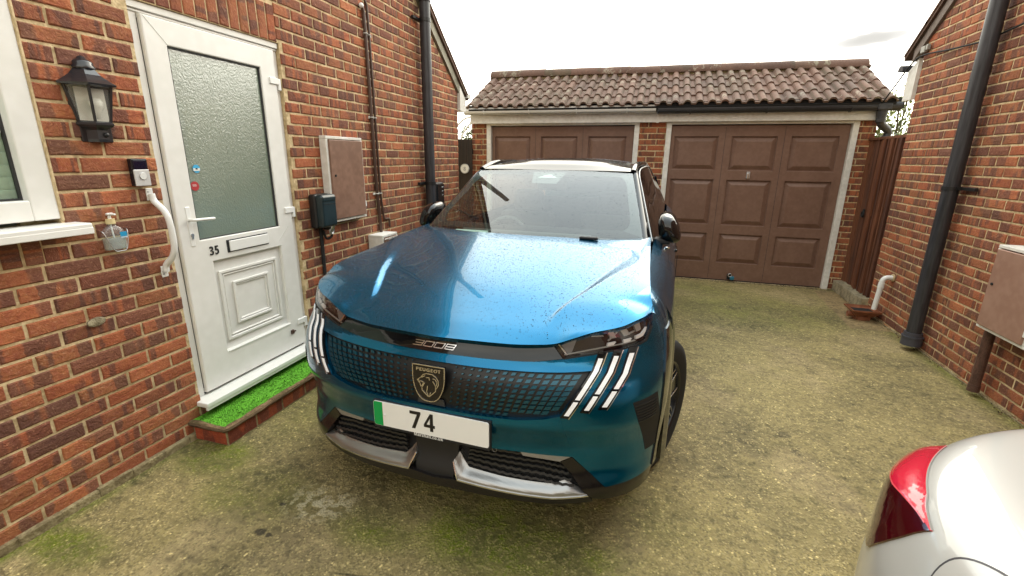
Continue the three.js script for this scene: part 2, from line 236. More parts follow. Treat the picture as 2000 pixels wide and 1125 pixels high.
// the rectangles of a stretcher bond: courses from v0 up; holes are [u0, u1, v0, v1]; top(u) is the highest a brick may reach
function bond(u0, u1, v0, v1, phase, vOff, holes, top) {
  const list = [];
  for (let k = Math.ceil((v0 - vOff) / 0.075); ; k++) {
    const v = vOff + k * 0.075; if (v + BH > v1 + 0.001) break;
    const shift = phase + (k % 2 ? 0.1125 : 0);
    for (let i = Math.floor((u0 - shift) / 0.225) - 1; ; i++) {
      let a = shift + i * 0.225; if (a > u1) break; let pieces = [[Math.max(a, u0), Math.min(a + BL, u1)]];
      for (const [h0, h1, w0, w1] of holes) if (v + BH > w0 + 0.002 && v < w1 - 0.002) pieces = pieces.flatMap(([p, q]) => [[p, Math.min(q, h0)], [Math.max(p, h1), q]]);
      for (const [p, q] of pieces) if (q - p > 0.025 && (!top || (Math.max(top(p), top(q)) > v + BH && Math.min(top(p), top(q)) > v - 0.05))) list.push({ u: (p + q) / 2, v: v + BH / 2, w: q - p, h: BH });
    }
  }
  return list;
}
const viewM = new THREE.Matrix4().multiplyMatrices(camera.projectionMatrix, camera.matrixWorldInverse);
function seenSize(m4, b, hide) {                     // how large a brick shows in the picture; 0 outside it or behind the parked car
  let x0 = 9, x1 = -9, y0 = 9, y1 = -9;
  for (const [a, c] of [[-1, -1], [1, -1], [-1, 1], [1, 1]]) { const p = V(b.u + a * b.w / 2, b.v + c * b.h / 2, 0).applyMatrix4(m4), q = p.clone().applyMatrix4(camera.matrixWorldInverse); if (q.z > -0.1) return 0; p.applyMatrix4(viewM); x0 = Math.min(x0, p.x); x1 = Math.max(x1, p.x); y0 = Math.min(y0, p.y); y1 = Math.max(y1, p.y); }
  if (x1 < -1 || x0 > 1 || y1 < -1 || y0 > 1 || (hide && hide((x0 + x1) / 2, (y0 + y1) / 2))) return 0;
  return (Math.min(1, x1) - Math.max(-1, x0)) * (Math.min(1, y1) - Math.max(-1, y0));
}
function layBricks(wall, rects, seed, most = 300, hide) {   // wall: a mesh whose own axes are u, v, outwards
  wall.updateWorldMatrix(true, false);
  const r = rng(seed), m4 = wall.matrixWorld;
  for (const b of rects) { b.size = seenSize(m4, b, hide); b.shape = Math.floor(r() * 20); b.tint = [0, 0, 0, 1, 1, 2, 2, 3, 4, 4, 5, 6, 7, 7][Math.floor(r() * 14)]; b.spin = r() < 0.5 ? Math.PI : 0; b.dn = (r() - 0.5) * 0.003; }
  const order = [...rects].sort((a, b) => b.size - a.size), single = new Set(order.slice(0, most).filter((b) => b.size > 0)), rest = [];
  for (const b of rects) {
    const pose = new THREE.Matrix4().compose(V(b.u, b.v, b.dn), new THREE.Quaternion().setFromAxisAngle(V(0, 0, 1), (b.stand ? Math.PI / 2 : 0) + b.spin), b.stand ? V(b.h / BL, b.w / BH, 1) : V(b.w / BL, b.h / BH, 1));
    if (single.has(b)) { const m = mesh('brick', brickShapes[b.shape], brickMats[b.tint], wall); m.applyMatrix4(pose); continue; }
    const g = brickShapes[b.shape].clone().applyMatrix4(pose), c = new Float32Array(g.attributes.position.count * 3), t = BRICK_TINTS[b.tint]; for (let i = 0; i < c.length; i++) c[i] = t[i % 3]; g.setAttribute('color', new THREE.BufferAttribute(c, 3)); rest.push(g);
  }
  if (rest.length) { const m = mesh('bricks', rest, brickStuffMat, wall); m.userData.kind = 'stuff'; }
}
function wallCore(name, outline, holes, thick, mat, parent) {   // outline and holes in (u, v); the face is at w = 0
  const s = new THREE.Shape(outline.map((p) => new THREE.Vector2(...p)));
  for (const [a, b, c, d] of holes) s.holes.push(new THREE.Path([[a, c], [a, d], [b, d], [b, c]].map((p) => new THREE.Vector2(...p))));
  const g = new THREE.ExtrudeGeometry(s, { depth: thick, bevelEnabled: false }).translate(0, 0, -thick);
  return mesh(name, boxUV(g), mat, parent);
}
// ---------------------------------------------------------------- left house: gable wall along the drive; its own axes are u (away from the camera), v (up), w (out of the wall)
const WL = 2.47, face = 0.008;
const LW = (u, v, w) => { const k = (WL - w) / WL; return [u * k, 1.62 + (v - 1.62) * k, w + face]; };   // a point read off the wall's plane, moved to stand w in front of it
const roofTopL = (u) => (u > 1.9 ? 3.175 - 0.738 * (u - 5.04) : 5.492 + 0.738 * (u - 1.9));
const leftHouse = thing('brick_house', 'red brick house on the left with a white front door and a frosted door pane', 'house', [-WL - face, 0, 0], Math.PI / 2);
{
  const doorHole = [1.872, 2.846, 0.19, 2.335], winHole = [-0.9, 1.405, 1.295, 2.60];
  const wallTop = (u) => roofTopL(u) - 0.17;
  const wall = wallCore('wall', [[-2.1, 0], [5.87, 0], [5.87, wallTop(5.87)], [1.9, wallTop(1.9)], [-2.1, wallTop(-2.1)]], [doorHole, winHole], 0.28, mortar, leftHouse);
  const soldierD = [1.80, 2.83, 2.335, 2.56], soldierW = [-0.95, 1.315, 1.155, 1.30];
  const rects = bond(-1.2, 5.87, -0.05, 5.2, 1.530, 0.034, [doorHole, winHole, soldierD, soldierW], wallTop);
  for (let u = soldierD[0] + 0.005; u + 0.06 < soldierD[1]; u += 0.0735) rects.push({ u: u + 0.0325, v: 2.447, w: 0.065, h: 0.215, stand: 1 });
  for (let u = 1.310 - 0.0325; u > -0.9; u -= 0.0755) rects.push({ u, v: 1.2145, w: 0.062, h: 0.110, stand: 1 });
  const hide = (x, y) => x > -0.36 && x < 0.4 && y < 0.25 - (x + 0.36) * -0.1 && y < 0.18;
  layBricks(wall, rects, 501, 300, hide);
  // rough cement fillet along the foot of the wall, one patch of cement smeared on a brick
  const fil = []; { const r = rng(5); for (let i = 0; i < 44; i++) { const u = -1 + i * 0.157; fil.push(box(0.16, 0.05 + 0.02 * r(), 0.03 + 0.014 * r(), u, 0.012, 0.01, 0.006)); } }
  mesh('cement_fillet', boxUV(merge(fil)), mortarDark, wall);
  mesh('cement_smear', boxUV(new THREE.SphereGeometry(0.036, 18, 10).scale(1.15, 0.62, 0.16).translate(1.435, 0.852, 0.018)), concreteBlock, wall);
  // other walls, roof
  mesh('rear_wall', [box(0.28, 2.3, 8, 5.73, 1.15, -4.28), box(0.28, 2.3, 8, -1.96, 1.15, -4.28), box(7.4, 2.3, 0.28, 1.88, 1.15, -8.1)], mortar, leftHouse);
  const roof = part('roof', leftHouse);
  const slope = (u0, u1, w0, w1, up, th) => { const s = new THREE.Shape([[u0, roofTopL(u0) + up], [u1, roofTopL(u1) + up], [u1, roofTopL(u1) + up - th], [u0, roofTopL(u0) + up - th]].map((p) => new THREE.Vector2(...p))); return new THREE.ExtrudeGeometry(s, { depth: w1 - w0, bevelEnabled: false }).translate(0, 0, w0); };
  mesh('roof_covering', [boxUV(slope(1.9, 6.12, -8.3, 0.055, 0, 0.045)), boxUV(slope(-2.3, 1.9, -8.3, 0.055, 0, 0.045))], tileMats[0], roof);
  for (let i = 0; i < 12; i++) { const u = 6.12 - i * 0.30; mesh('verge_tile', boxUV(slope(u - 0.33, u, -0.25, 0.062, 0.014, 0.022).translate(0, 0.004 * (i % 2), 0)), tileMats[i % 4], roof); }
  mesh('barge_board', [boxUV(slope(1.9, 6.02, -0.02, 0.030, -0.05, 0.115)), boxUV(slope(-2.2, 1.9, -0.02, 0.030, -0.05, 0.115))], std({ map: grainMap(47, [0.20, 0.19, 0.14], [0.34, 0.32, 0.25], 6), roughness: 0.8 }), roof);
  const e = new THREE.Shape([[5.872, 2.19], [6.06, 2.19], [6.06, 2.335], [5.872, 2.478]].map((p) => new THREE.Vector2(...p)));
  mesh('box_end', boxUV(new THREE.ExtrudeGeometry(e, { depth: 0.04, bevelEnabled: false })), whitePaint, roof);
  mesh('eaves_board', box(0.02, 0.16, 8, 6.055, 2.27, -4.0), whitePaint, roof);
  mesh('gutter', [new THREE.CylinderGeometry(0.056, 0.056, 8.1, 16, 1, false, Math.PI / 2, Math.PI).rotateX(Math.PI / 2).translate(6.12, 2.36, -3.98)], upvcDull, roof);

  // window at the frame's left edge
  const win = part('window', leftHouse), b = [1.405, 1.34, 2.62];
  const F = (u0, u1, v0, v1, d, z, r = 0.006) => box(u1 - u0, v1 - v0, d, (u0 + u1) / 2, (v0 + v1) / 2, z, r);
  mesh('window_frame', [F(1.312, b[0], b[1], b[2], 0.07, -0.03), F(-0.9, 1.312, b[1], 1.425, 0.07, -0.03), F(0.30, 0.38, 1.425, 2.6, 0.06, -0.03)], upvc, win);
  mesh('glazing_bead', [F(1.305, 1.313, 1.425, b[2], 0.02, -0.045, 0.002), F(0.38, 1.306, 1.425, 1.433, 0.02, -0.045, 0.002)], gasket, win);
  mesh('glazing_bar', F(0.38, 1.296, 1.690, 1.708, 0.02, -0.040, 0.004), upvc, win);
  mesh('pane', new THREE.PlaneGeometry(0.93, 1.2).translate(0.84, 2.03, -0.048), phy({ color: rgb(0.75, 0.86, 0.80), transmission: 1, thickness: 0, roughness: 0.02, ior: 1.6 }), win);
  for (let i = 0; i < 23; i++) mesh('blind_slat', box(1.0, 0.056, 0.003).rotateX(0.30).translate(0.84, 1.44 + i * 0.050, -0.068), std({ color: rgb(0.80, 0.85, 0.76), roughness: 0.6 }), win);
  mesh('room_back', box(2.5, 1.6, 0.02, 0.3, 1.9, -0.6), std({ color: rgb(0.14, 0.15, 0.13), roughness: 1 }), win);
  mesh('window_sill', [box(2.5, 0.035, 0.15, 0.21, 1.303, 0.03, 0.008), box(2.5, 0.03, 0.012, 0.21, 1.287, 0.10, 0.004)], upvc, win);
  mesh('sealant', [F(1.404, 1.416, 1.33, 2.6, 0.02, 0.0, 0.004)], mortar, win);
}
// ---- the front door
{
  const door = part('front_door', leftHouse), z0 = -0.028;           // frame face
  const F = (u0, u1, v0, v1, d, z, r = 0.005) => box(u1 - u0, v1 - v0, d, (u0 + u1) / 2, (v0 + v1) / 2, z - d / 2, r);
  mesh('door_frame', [F(1.874, 1.930, 0.205, 2.333, 0.07, z0), F(2.790, 2.844, 0.205, 2.333, 0.07, z0), F(1.930, 2.790, 2.278, 2.333, 0.07, z0), F(1.876, 2.842, 2.300, 2.334, 0.03, z0 + 0.018, 0.004), F(1.876, 2.842, 2.286, 2.297, 0.02, z0 + 0.008, 0.003)], upvc, door);
  mesh('door_sill', [F(1.845, 2.858, 0.178, 0.208, 0.16, 0.085, 0.006), F(1.847, 2.856, 0.160, 0.178, 0.016, 0.080, 0.003)], upvc, door);
  mesh('weather_gap', [F(1.928, 1.942, 0.25, 2.262, 0.006, z0 - 0.004, 0), F(1.92, 2.79, 0.210, 0.222, 0.006, z0 - 0.004, 0)], gasket, door);
  const s = new THREE.Shape([[1.935, 0.224], [2.797, 0.224], [2.797, 2.282], [1.935, 2.282]].map((p) => new THREE.Vector2(...p)));
  const hole = (a, b, c, d) => new THREE.Path([[a, c], [a, d], [b, d], [b, c]].map((p) => new THREE.Vector2(...p)));
  s.holes.push(hole(2.052, 2.668, 1.138, 2.160), hole(2.115, 2.660, 0.425, 1.000));
  const leaf = mesh('door_leaf', boxUV(new THREE.ExtrudeGeometry(s, { depth: 0.045, bevelEnabled: true, bevelThickness: 0.006, bevelSize: 0.006, bevelOffset: -0.006, bevelSegments: 2 }).translate(0, 0, z0 - 0.030)), upvc, door);
  mesh('mitre_line', [box(0.0025, 0.155, 0.002).rotateZ(0.76).translate(1.998, 2.222, z0 + 0.0215), box(0.0025, 0.13, 0.002).rotateZ(-0.85).translate(2.700, 1.085, z0 + 0.0215)], upvcDull, door);
  mesh('door_pane', new THREE.PlaneGeometry(0.63, 1.04).translate(2.36, 1.65, z0 + 0.002), pebbleGlass, door); { const uv = door.children[door.children.length - 1].geometry.attributes.uv; for (let i = 0; i < uv.count; i++) uv.setXY(i, uv.getX(i) * 0.63 / 0.30, uv.getY(i) * 1.04 / 0.30); }
  mesh('glazing_seal', [F(2.050, 2.060, 1.136, 2.162, 0.012, z0 + 0.012, 0), F(2.660, 2.670, 1.136, 2.162, 0.012, z0 + 0.012, 0), F(2.05, 2.67, 1.134, 1.144, 0.012, z0 + 0.012, 0), F(2.05, 2.67, 2.152, 2.162, 0.012, z0 + 0.012, 0)], gasket, door);
  mesh('hall_behind', [box(0.9, 2.1, 0.02, 2.36, 1.2, -0.9)], std({ map: grainMap(49, [0.06, 0.075, 0.05], [0.20, 0.22, 0.17], 3), roughness: 1 }), door);
  const pan = door; mesh('door_panel', F(2.108, 2.666, 0.42, 1.005, 0.02, z0 - 0.004, 0), upvc, door);
  const frameOf = (u0, u1, v0, v1, t, z) => [F(u0, u0 + t, v0, v1, 0.014, z, 0.005), F(u1 - t, u1, v0, v1, 0.014, z, 0.005), F(u0 + t * 0.5, u1 - t * 0.5, v0, v0 + t, 0.0135, z, 0.005), F(u0 + t * 0.5, u1 - t * 0.5, v1 - t, v1, 0.0135, z, 0.005)];
  mesh('panel_moulding', frameOf(2.150, 2.618, 0.478, 0.930, 0.020, z0 + 0.010), upvc, pan); mesh('panel_moulding', frameOf(2.176, 2.592, 0.504, 0.904, 0.010, z0 + 0.005), upvc, pan);
  mesh('panel_moulding', frameOf(2.238, 2.530, 0.566, 0.846, 0.018, z0 + 0.012), upvc, pan); mesh('panel_moulding', frameOf(2.258, 2.510, 0.586, 0.826, 0.010, z0 + 0.006), upvc, pan);
  mesh('drip_edge', F(2.12, 2.66, 0.412, 0.424, 0.012, z0 + 0.026, 0.004), upvc, door);
  const plate = door;
  mesh('handle_plate', box(0.030, 0.225, 0.010, 2.005, 1.222, z0 + 0.020, 0.005), whitePlastic, plate);
  mesh('handle_lever', [tube([[2.003, 1.262, z0 + 0.02], [2.003, 1.262, z0 + 0.055], [2.02, 1.262, z0 + 0.062], [2.13, 1.258, z0 + 0.060]], 0.0085, 30, 10, 0.2), new THREE.SphereGeometry(0.0085, 10, 8).translate(2.13, 1.258, z0 + 0.06)], whitePlastic, plate);
  mesh('key_cylinder', [cyl(0.009, 0.009, 0.008).rotateX(Math.PI / 2).translate(2.005, 1.176, z0 + 0.027), box(0.009, 0.022, 0.007, 2.005, 1.164, z0 + 0.027)], steel, plate);
  const lb = door;
  mesh('letterbox_frame', F(2.222, 2.552, 1.034, 1.112, 0.010, z0 + 0.026, 0.004), matBlack, lb); mesh('letterbox_flap', F(2.236, 2.546, 1.041, 1.106, 0.010, z0 + 0.0335, 0.004), whitePlastic, lb);
  mesh('house_number', [text('3', 0.052, 0.004).scale(0.72, 1, 1).translate(2.112, 1.066, z0 + 0.0212), text('5', 0.052, 0.004).scale(0.72, 1, 1).translate(2.148, 1.066, z0 + 0.0212)], matBlack, door);
  for (const v of [2.087, 1.235, 0.40]) { const h = door; mesh('hinge_leaf', box(0.080, 0.040, 0.016, 2.772, v + 0.006, z0 + 0.022, 0.004), whitePlastic, h); mesh('hinge_barrel', box(0.026, 0.075, 0.026, 2.816, v - 0.012, z0 + 0.016, 0.006), whitePlastic, h); }
  const st = door; mesh('sticker_disc', cyl(0.024, 0.024, 0.001, 0, 0, 0, 8).rotateY(0.39).rotateX(Math.PI / 2).translate(2.115, 1.538, z0 + 0.006), std({ color: rgb(0.05, 0.38, 0.66), roughness: 0.4 }), st);
  mesh('sticker_band', box(0.040, 0.015, 0.001, 2.115, 1.534, z0 + 0.0072), std({ color: rgb(0.75, 0.76, 0.72), roughness: 0.4 }), st); mesh('sticker_mark', new THREE.SphereGeometry(0.006, 10, 6).scale(1.3, 0.8, 0.1).translate(2.115, 1.538, z0 + 0.008), matBlack, st);
  const s2 = door; mesh('sticker_disc', cyl(0.026, 0.026, 0.001, 0, 0, 0, 24).rotateX(Math.PI / 2).translate(2.088, 1.443, z0 + 0.006), std({ color: rgb(0.42, 0.035, 0.04), roughness: 0.45 }), s2); mesh('sticker_text', text('ESS', 0.011, 0.0005).translate(2.086, 1.447, z0 + 0.0068), std({ color: rgb(0.72, 0.6, 0.58), roughness: 0.5 }), s2);
  mesh('door_stop', [box(0.026, 0.030, 0.02, 2.665, 0.352, z0 + 0.024, 0.004), box(0.02, 0.008, 0.01, 2.685, 0.352, z0 + 0.028, 0.002)], std({ color: rgb(0.06, 0.03, 0.02), roughness: 0.6 }), door);
}
// ---------------------------------------------------------------- the double garage across the end of the drive; own axes: u = x, v = y, w = out towards the camera
const garage = thing('garage', 'brown double garage with pantile roof at the end of the drive', 'garage', [0, 0, -6.873], 0);
{
  const holes = [[-2.431, -0.248, -0.01, 2.095], [0.100, 2.306, -0.01, 2.095]];
  const wall = wallCore('wall', [[-2.67, 0], [2.49, 0], [2.49, 2.24], [-2.67, 2.24]], holes.map((h) => [h[0], h[1], 0.0, h[3]]).map((h) => [h[0], h[1], 0.001, h[3]]), 0.22, mortar, garage);
  const rects = bond(-2.67, 2.49, 0.01, 2.12, -0.238, 0.012, [[-2.431, -0.248, -1, 3], [0.100, 2.306, -1, 3]]);
  layBricks(wall, rects, 611, 300);
  mesh('rear_wall', [box(0.22, 2.2, 2.2, -2.56, 1.1, -1.32), box(0.22, 2.2, 2.2, 2.38, 1.1, -1.32), box(5.1, 2.2, 0.2, -0.09, 1.1, -2.4)], mortar, garage);
  mesh('roof_void', box(5.0, 0.04, 2.2, -0.09, 2.2, -1.25), matBlack, garage);
  // white timber frames
  const frame = (a, b) => { const p = part('door_surround', garage); mesh('jamb', box(0.066, 2.095, 0.09, a + 0.033, 1.0475, -0.02, 0.006), whitePaint, p); mesh('jamb', box(0.066, 2.095, 0.09, b - 0.033, 1.0475, -0.02, 0.006), whitePaint, p); mesh('head', box(b - a - 0.134, 0.028, 0.088, (a + b) / 2, 2.081, -0.021, 0.004), whitePaint, p); };
  frame(-2.431, -0.248); frame(0.100, 2.306);
  // up-and-over doors: three by three raised panels
  for (const [a, b] of [[-2.362, -0.317], [0.169, 2.237]]) {
    const d = part('garage_door', garage), W = b - a, y0 = 0.012, H = 2.045, zf = -0.030;
    const cols = [[0.022, 0.286], [0.364, 0.622], [0.698, 0.952]].map(([p, q]) => [a + p * W + 0.002, a + q * W]), rows = [[0.255, 0.650], [0.775, 1.368], [1.495, 1.918]];
    const s = new THREE.Shape([[a, y0], [b, y0], [b, y0 + H], [a, y0 + H]].map((p) => new THREE.Vector2(...p)));
    for (const [p, q] of cols) for (const [r0, r1] of rows) s.holes.push(new THREE.Path([[p, r0], [p, r1], [q, r1], [q, r0]].map((k) => new THREE.Vector2(...k))));
    mesh('door_skin', boxUV(new THREE.ExtrudeGeometry(s, { depth: 0.02, bevelEnabled: true, bevelSize: 0.005, bevelThickness: 0.005, bevelOffset: -0.005, bevelSegments: 2 }).translate(0, 0, zf - 0.025)), brownDoor, d);
    mesh('door_backing', box(W - 0.01, H - 0.01, 0.01, (a + b) / 2, y0 + H / 2, zf - 0.032), brownDoor, d);
    for (const [p, q] of cols) for (const [r0, r1] of rows) {       // a raised field with sloped margins
      const m = 0.012, t = 0.062, P = [[p + m, r0 + m, zf - 0.027], [q - m, r0 + m, zf - 0.027], [q - m, r1 - m, zf - 0.027], [p + m, r1 - m, zf - 0.027]], T = [[p + t, r0 + t, zf - 0.002], [q - t, r0 + t, zf - 0.002], [q - t, r1 - t, zf - 0.002], [p + t, r1 - t, zf - 0.002]], v = [];
      const tri = (A, B, C) => v.push(...A, ...B, ...C); for (let i = 0; i < 4; i++) { const j = (i + 1) % 4; tri(P[i], P[j], T[j]); tri(P[i], T[j], T[i]); } tri(T[0], T[1], T[2]); tri(T[0], T[2], T[3]);
      const g = new THREE.BufferGeometry(); g.setAttribute('position', new THREE.Float32BufferAttribute(v, 3)); g.computeVertexNormals(); mesh('raised_panel', boxUV(g), brownDoor, d);
    }
    for (const f of [0.325, 0.66]) mesh('seam', box(0.004, H - 0.04, 0.002, a + f * W, y0 + H / 2, zf + 0.0005), gasket, d);
    mesh('bottom_seal', box(W, 0.014, 0.03, (a + b) / 2, 0.007, zf - 0.01), rubber, d);
    if (a > 0) { const h = d; mesh('handle_plate', box(0.046, 0.085, 0.012, 1.175, 1.436, zf + 0.006, 0.005), steel, h); mesh('handle_grip', [box(0.020, 0.070, 0.02, 1.168, 1.425, zf + 0.024, 0.006)], chrome, h); }
  }
  // white fascia board, left part slightly lower, and two gutters
  mesh('fascia_board', boxUV(box(2.62, 0.170, 0.022, -1.350, 2.178, 0.075, 0.003)), whitePaint, garage); mesh('fascia_board', boxUV(box(2.515, 0.150, 0.022, 1.245, 2.173, 0.076, 0.003)), whitePaint, garage);
  mesh('fascia_cover', boxUV(box(0.035, 0.142, 0.03, -0.022, 2.156, 0.078, 0.003)), whitePaint, garage); mesh('soffit_board', box(5.1, 0.012, 0.09, -0.09, 2.102, 0.035), whitePaint, garage);
  const gut = (len, x, y, mat, n) => { const g = part('gutter', garage), half = new THREE.CylinderGeometry(0.055, 0.055, len, 18, 1, true, -Math.PI / 2, Math.PI).rotateZ(Math.PI / 2).rotateX(0), inner = new THREE.CylinderGeometry(0.051, 0.051, len, 18, 1, true, -Math.PI / 2, Math.PI).rotateZ(Math.PI / 2);
    mesh('channel', [half.translate(x, y, 0.145), inner.translate(x, y, 0.145), box(len, 0.006, 0.006, x, y, 0.2), box(len, 0.006, 0.006, x, y, 0.09), cyl(0.055, 0.055, 0.006, 0, 0, 0, 18).rotateZ(Math.PI / 2).scale(1, 0.5, 1).translate(x - len / 2, y - 0.027, 0.145)], mat, g);
    for (let i = 0; i < n; i++) mesh('bracket', [new THREE.TorusGeometry(0.058, 0.006, 6, 14, Math.PI).rotateZ(Math.PI).rotateY(Math.PI / 2).translate(x - len / 2 + (i + 0.45) * len / n, y, 0.145), box(0.014, 0.03, 0.03, x - len / 2 + (i + 0.45) * len / n, y - 0.045, 0.10)], mat, g); return g; };
  gut(2.66, -1.385, 2.262, upvc, 4); const g2 = gut(2.66, 1.30, 2.246, pipeBlack, 3);
  mesh('outlet', [cyl(0.062, 0.05, 0.14, 2.46, 2.19, 0.145), box(0.14, 0.07, 0.13, 2.46, 2.235, 0.145, 0.01)], pipeBlack, g2);
  const dp = thing('swan_neck_pipe', 'short black plastic rainwater pipe elbow under the garage gutter at its right end', 'pipe', [2.46, 2.12, -6.73]);
  mesh('pipe', lineTube([[0, 0.02, 0], [0.005, -0.06, -0.01], [0.17, -0.16, -0.12], [0.06, -0.285, -0.06]], 0.042, 14), pipeBlack, dp); mesh('pipe_socket', [cyl(0.05, 0.05, 0.06, 0.002, -0.02, 0)], pipeBlack, dp);
  // pantiles: four courses of double-roll tiles, each with its own rolls and thickness
  const roof = part('roof', garage), tw = 0.300, gauge = 0.308, tl = 0.40, pitch = 0.445;
  const prof = (t) => { const k = ((t * 2) % 1), r = (k - 0.62) / 0.30; return 0.048 * Math.sqrt(Math.max(0, 1 - r * r)) + 0.004 * Math.cos((k - 0.12) * 6.28); };
  const tileGeo = (seed) => { const r = rng(seed), n = 32, P = (i, s) => [i / n * 0.3035, prof(Math.min(i / n * 0.3035 / 0.2915, 0.9999)) , s], pos = [], quad = (A, B, C, D) => pos.push(...A, ...B, ...C, ...A, ...C, ...D), th = 0.022, dn = (p) => [p[0], p[1] - th, p[2]];
    for (let i = 0; i < n; i++) { const a = P(i, 0), b = P(i + 1, 0), c = P(i + 1, -tl), d = P(i, -tl); quad(a, b, c, d); quad(dn(a), dn(b), b, a); } quad(P(0, 0), P(0, -tl), dn(P(0, -tl)), dn(P(0, 0))); quad(dn(P(n, 0)), dn(P(n, -tl)), P(n, -tl), P(n, 0));
    let g = new THREE.BufferGeometry(); g.setAttribute('position', new THREE.Float32BufferAttribute(pos, 3)); g = toCreasedNormals(g, 0.7); g = boxUV(g, 0.7, r(), r()); return g; };
  const tiles = [1, 2, 3, 4, 5, 6].map(tileGeo), rt = rng(909), cosP = Math.cos(pitch), sinP = Math.sin(pitch), ez = 0.218, ey = 2.294;
  for (let k = 0; k < 4; k++) for (let i = 0; i < 18; i++) {
    const x = -2.685 + i * 0.2915 - 0.002 * rt(), s = k * gauge + (rt() - 0.5) * 0.010, m = mesh('roof_tile', tiles[Math.floor(rt() * 6)], tileMats[[0, 0, 1, 2, 3][Math.floor(rt() * 5)]], roof);
    m.position.set(x, ey - 0.007 * (x + 2.7) / 5 + s * sinP + 0.014, ez - s * cosP); m.rotation.order = 'XYZ'; m.rotation.set(pitch - 0.055 + (rt() - 0.5) * 0.012, (rt() - 0.5) * 0.01, (rt() - 0.5) * 0.012);
  }
  mesh('rear_slope', boxUV(box(5.36, 0.03, 1.4).rotateX(-pitch).translate(-0.04, 2.56, -1.62)), tileMats[1], roof); mesh('roof_boarding', [box(5.20, 0.02, 1.30).rotateX(pitch).translate(-0.04, 2.545, -0.38), box(5.30, 0.115, 0.02, 0, 2.272, 0.170)], matBlack, roof);
  const rg = rng(31); for (let i = 0; i < 12; i++) { const g = new THREE.CylinderGeometry(0.115, 0.118, 0.452, 14, 1, false, 0, Math.PI).rotateZ(Math.PI / 2); const half = new THREE.CylinderGeometry(0.120, 0.120, 0.45, 14, 3, false, -Math.PI / 2, Math.PI).rotateX(-Math.PI / 2).rotateY(Math.PI / 2);
    const m = mesh('ridge_tile', boxUV(half.scale(1, 0.95, 1), 0.7, rg(), rg()), tileMats[[0, 1, 3, 0][Math.floor(rg() * 4)]], roof); m.position.set(-2.45 + i * 0.4365, 2.862 + (rg() - 0.5) * 0.008 - 0.003 * i, -0.975); m.rotation.set(0, 0, (rg() - 0.5) * 0.012); }
  mesh('ridge_bedding', boxUV(box(5.2, 0.07, 0.18, -0.05, 2.845, -0.975)), mortarDark, roof);
}
// ---------------------------------------------------------------- right house: gable wall; own axes u = z (towards the camera), v, w = out of the wall (-x)
const WR = 2.405;
const RW = (z, v, w) => { const k = (WR - w) / WR; return [z * k, 1.62 + (v - 1.62) * k, w + face]; };
const roofTopR = (u) => (u < -1.9 ? 2.575 + 0.765 * (u + 6.30) : 5.94 - 0.765 * (u + 1.9));
const rightHouse = thing('brick_house', 'red brick house on the right with a thin black cable across its gable', 'house', [WR + face, 0, 0], -Math.PI / 2);
{
  const wallTop = (u) => roofTopR(u) - 0.17;
  const wall = wallCore('wall', [[-5.9, 0], [2.1, 0], [2.1, wallTop(2.1)], [-1.9, wallTop(-1.9)], [-5.9, wallTop(-5.9)]], [], 0.28, mortar, rightHouse);
  layBricks(wall, bond(-5.9, 0.5, -0.05, 4.6, -5.9, 0.028, [], wallTop), 733, 300);
  const fil = []; { const r = rng(6); for (let i = 0; i < 42; i++) fil.push(box(0.16, 0.012 + 0.012 * r(), 0.012 + 0.010 * r(), -5.85 + i * 0.157, 0.004, 0.006, 0.003)); }
  mesh('cement_fillet', boxUV(merge(fil)), mortarDark, wall);
  mesh('rear_wall', [box(0.28, 2.3, 8, -5.76, 1.15, -4.28), box(0.28, 2.3, 8, 1.96, 1.15, -4.28), box(7.4, 2.3, 0.28, -1.9, 1.15, -8.1)], mortar, rightHouse);
  const roof = part('roof', rightHouse);
  const slope = (u0, u1, w0, w1, up, th) => { const s = new THREE.Shape([[u0, roofTopR(u0) + up], [u1, roofTopR(u1) + up], [u1, roofTopR(u1) + up - th], [u0, roofTopR(u0) + up - th]].map((p) => new THREE.Vector2(...p))); return new THREE.ExtrudeGeometry(s, { depth: w1 - w0, bevelEnabled: false }).translate(0, 0, w0); };
  mesh('roof_covering', [boxUV(slope(-6.18, -1.9, -8.3, 0.055, 0, 0.045)), boxUV(slope(-1.9, 2.4, -8.3, 0.055, 0, 0.045))], tileMats[1], roof);
  for (let i = 0; i < 12; i++) { const u = -6.18 + i * 0.30; mesh('verge_tile', boxUV(slope(u, u + 0.33, -0.25, 0.064, 0.014, 0.024)), tileMats[(i + 1) % 4], roof); }
  mesh('barge_board', [boxUV(slope(-6.06, -1.9, -0.02, 0.030, -0.05, 0.115)), boxUV(slope(-1.9, 2.2, -0.02, 0.03, -0.05, 0.115))], std({ map: grainMap(50, [0.11, 0.085, 0.07], [0.19, 0.15, 0.13], 6), roughness: 0.75 }), roof);
  const e = new THREE.Shape([[-5.905, 2.225], [-6.085, 2.225], [-6.085, 2.50], [-5.905, 2.60]].map((p) => new THREE.Vector2(...p)));
  mesh('box_end', boxUV(new THREE.ExtrudeGeometry(e, { depth: 0.035, bevelEnabled: false })), whitePaint, roof); mesh('eaves_board', box(0.02, 0.24, 8, -6.08, 2.36, -4.0), whitePaint, roof);
  mesh('gutter', [new THREE.CylinderGeometry(0.056, 0.056, 8.1, 16, 1, false, Math.PI / 2, Math.PI).rotateX(Math.PI / 2).translate(-6.155, 2.52, -3.97)], pipeBlack, roof);
}
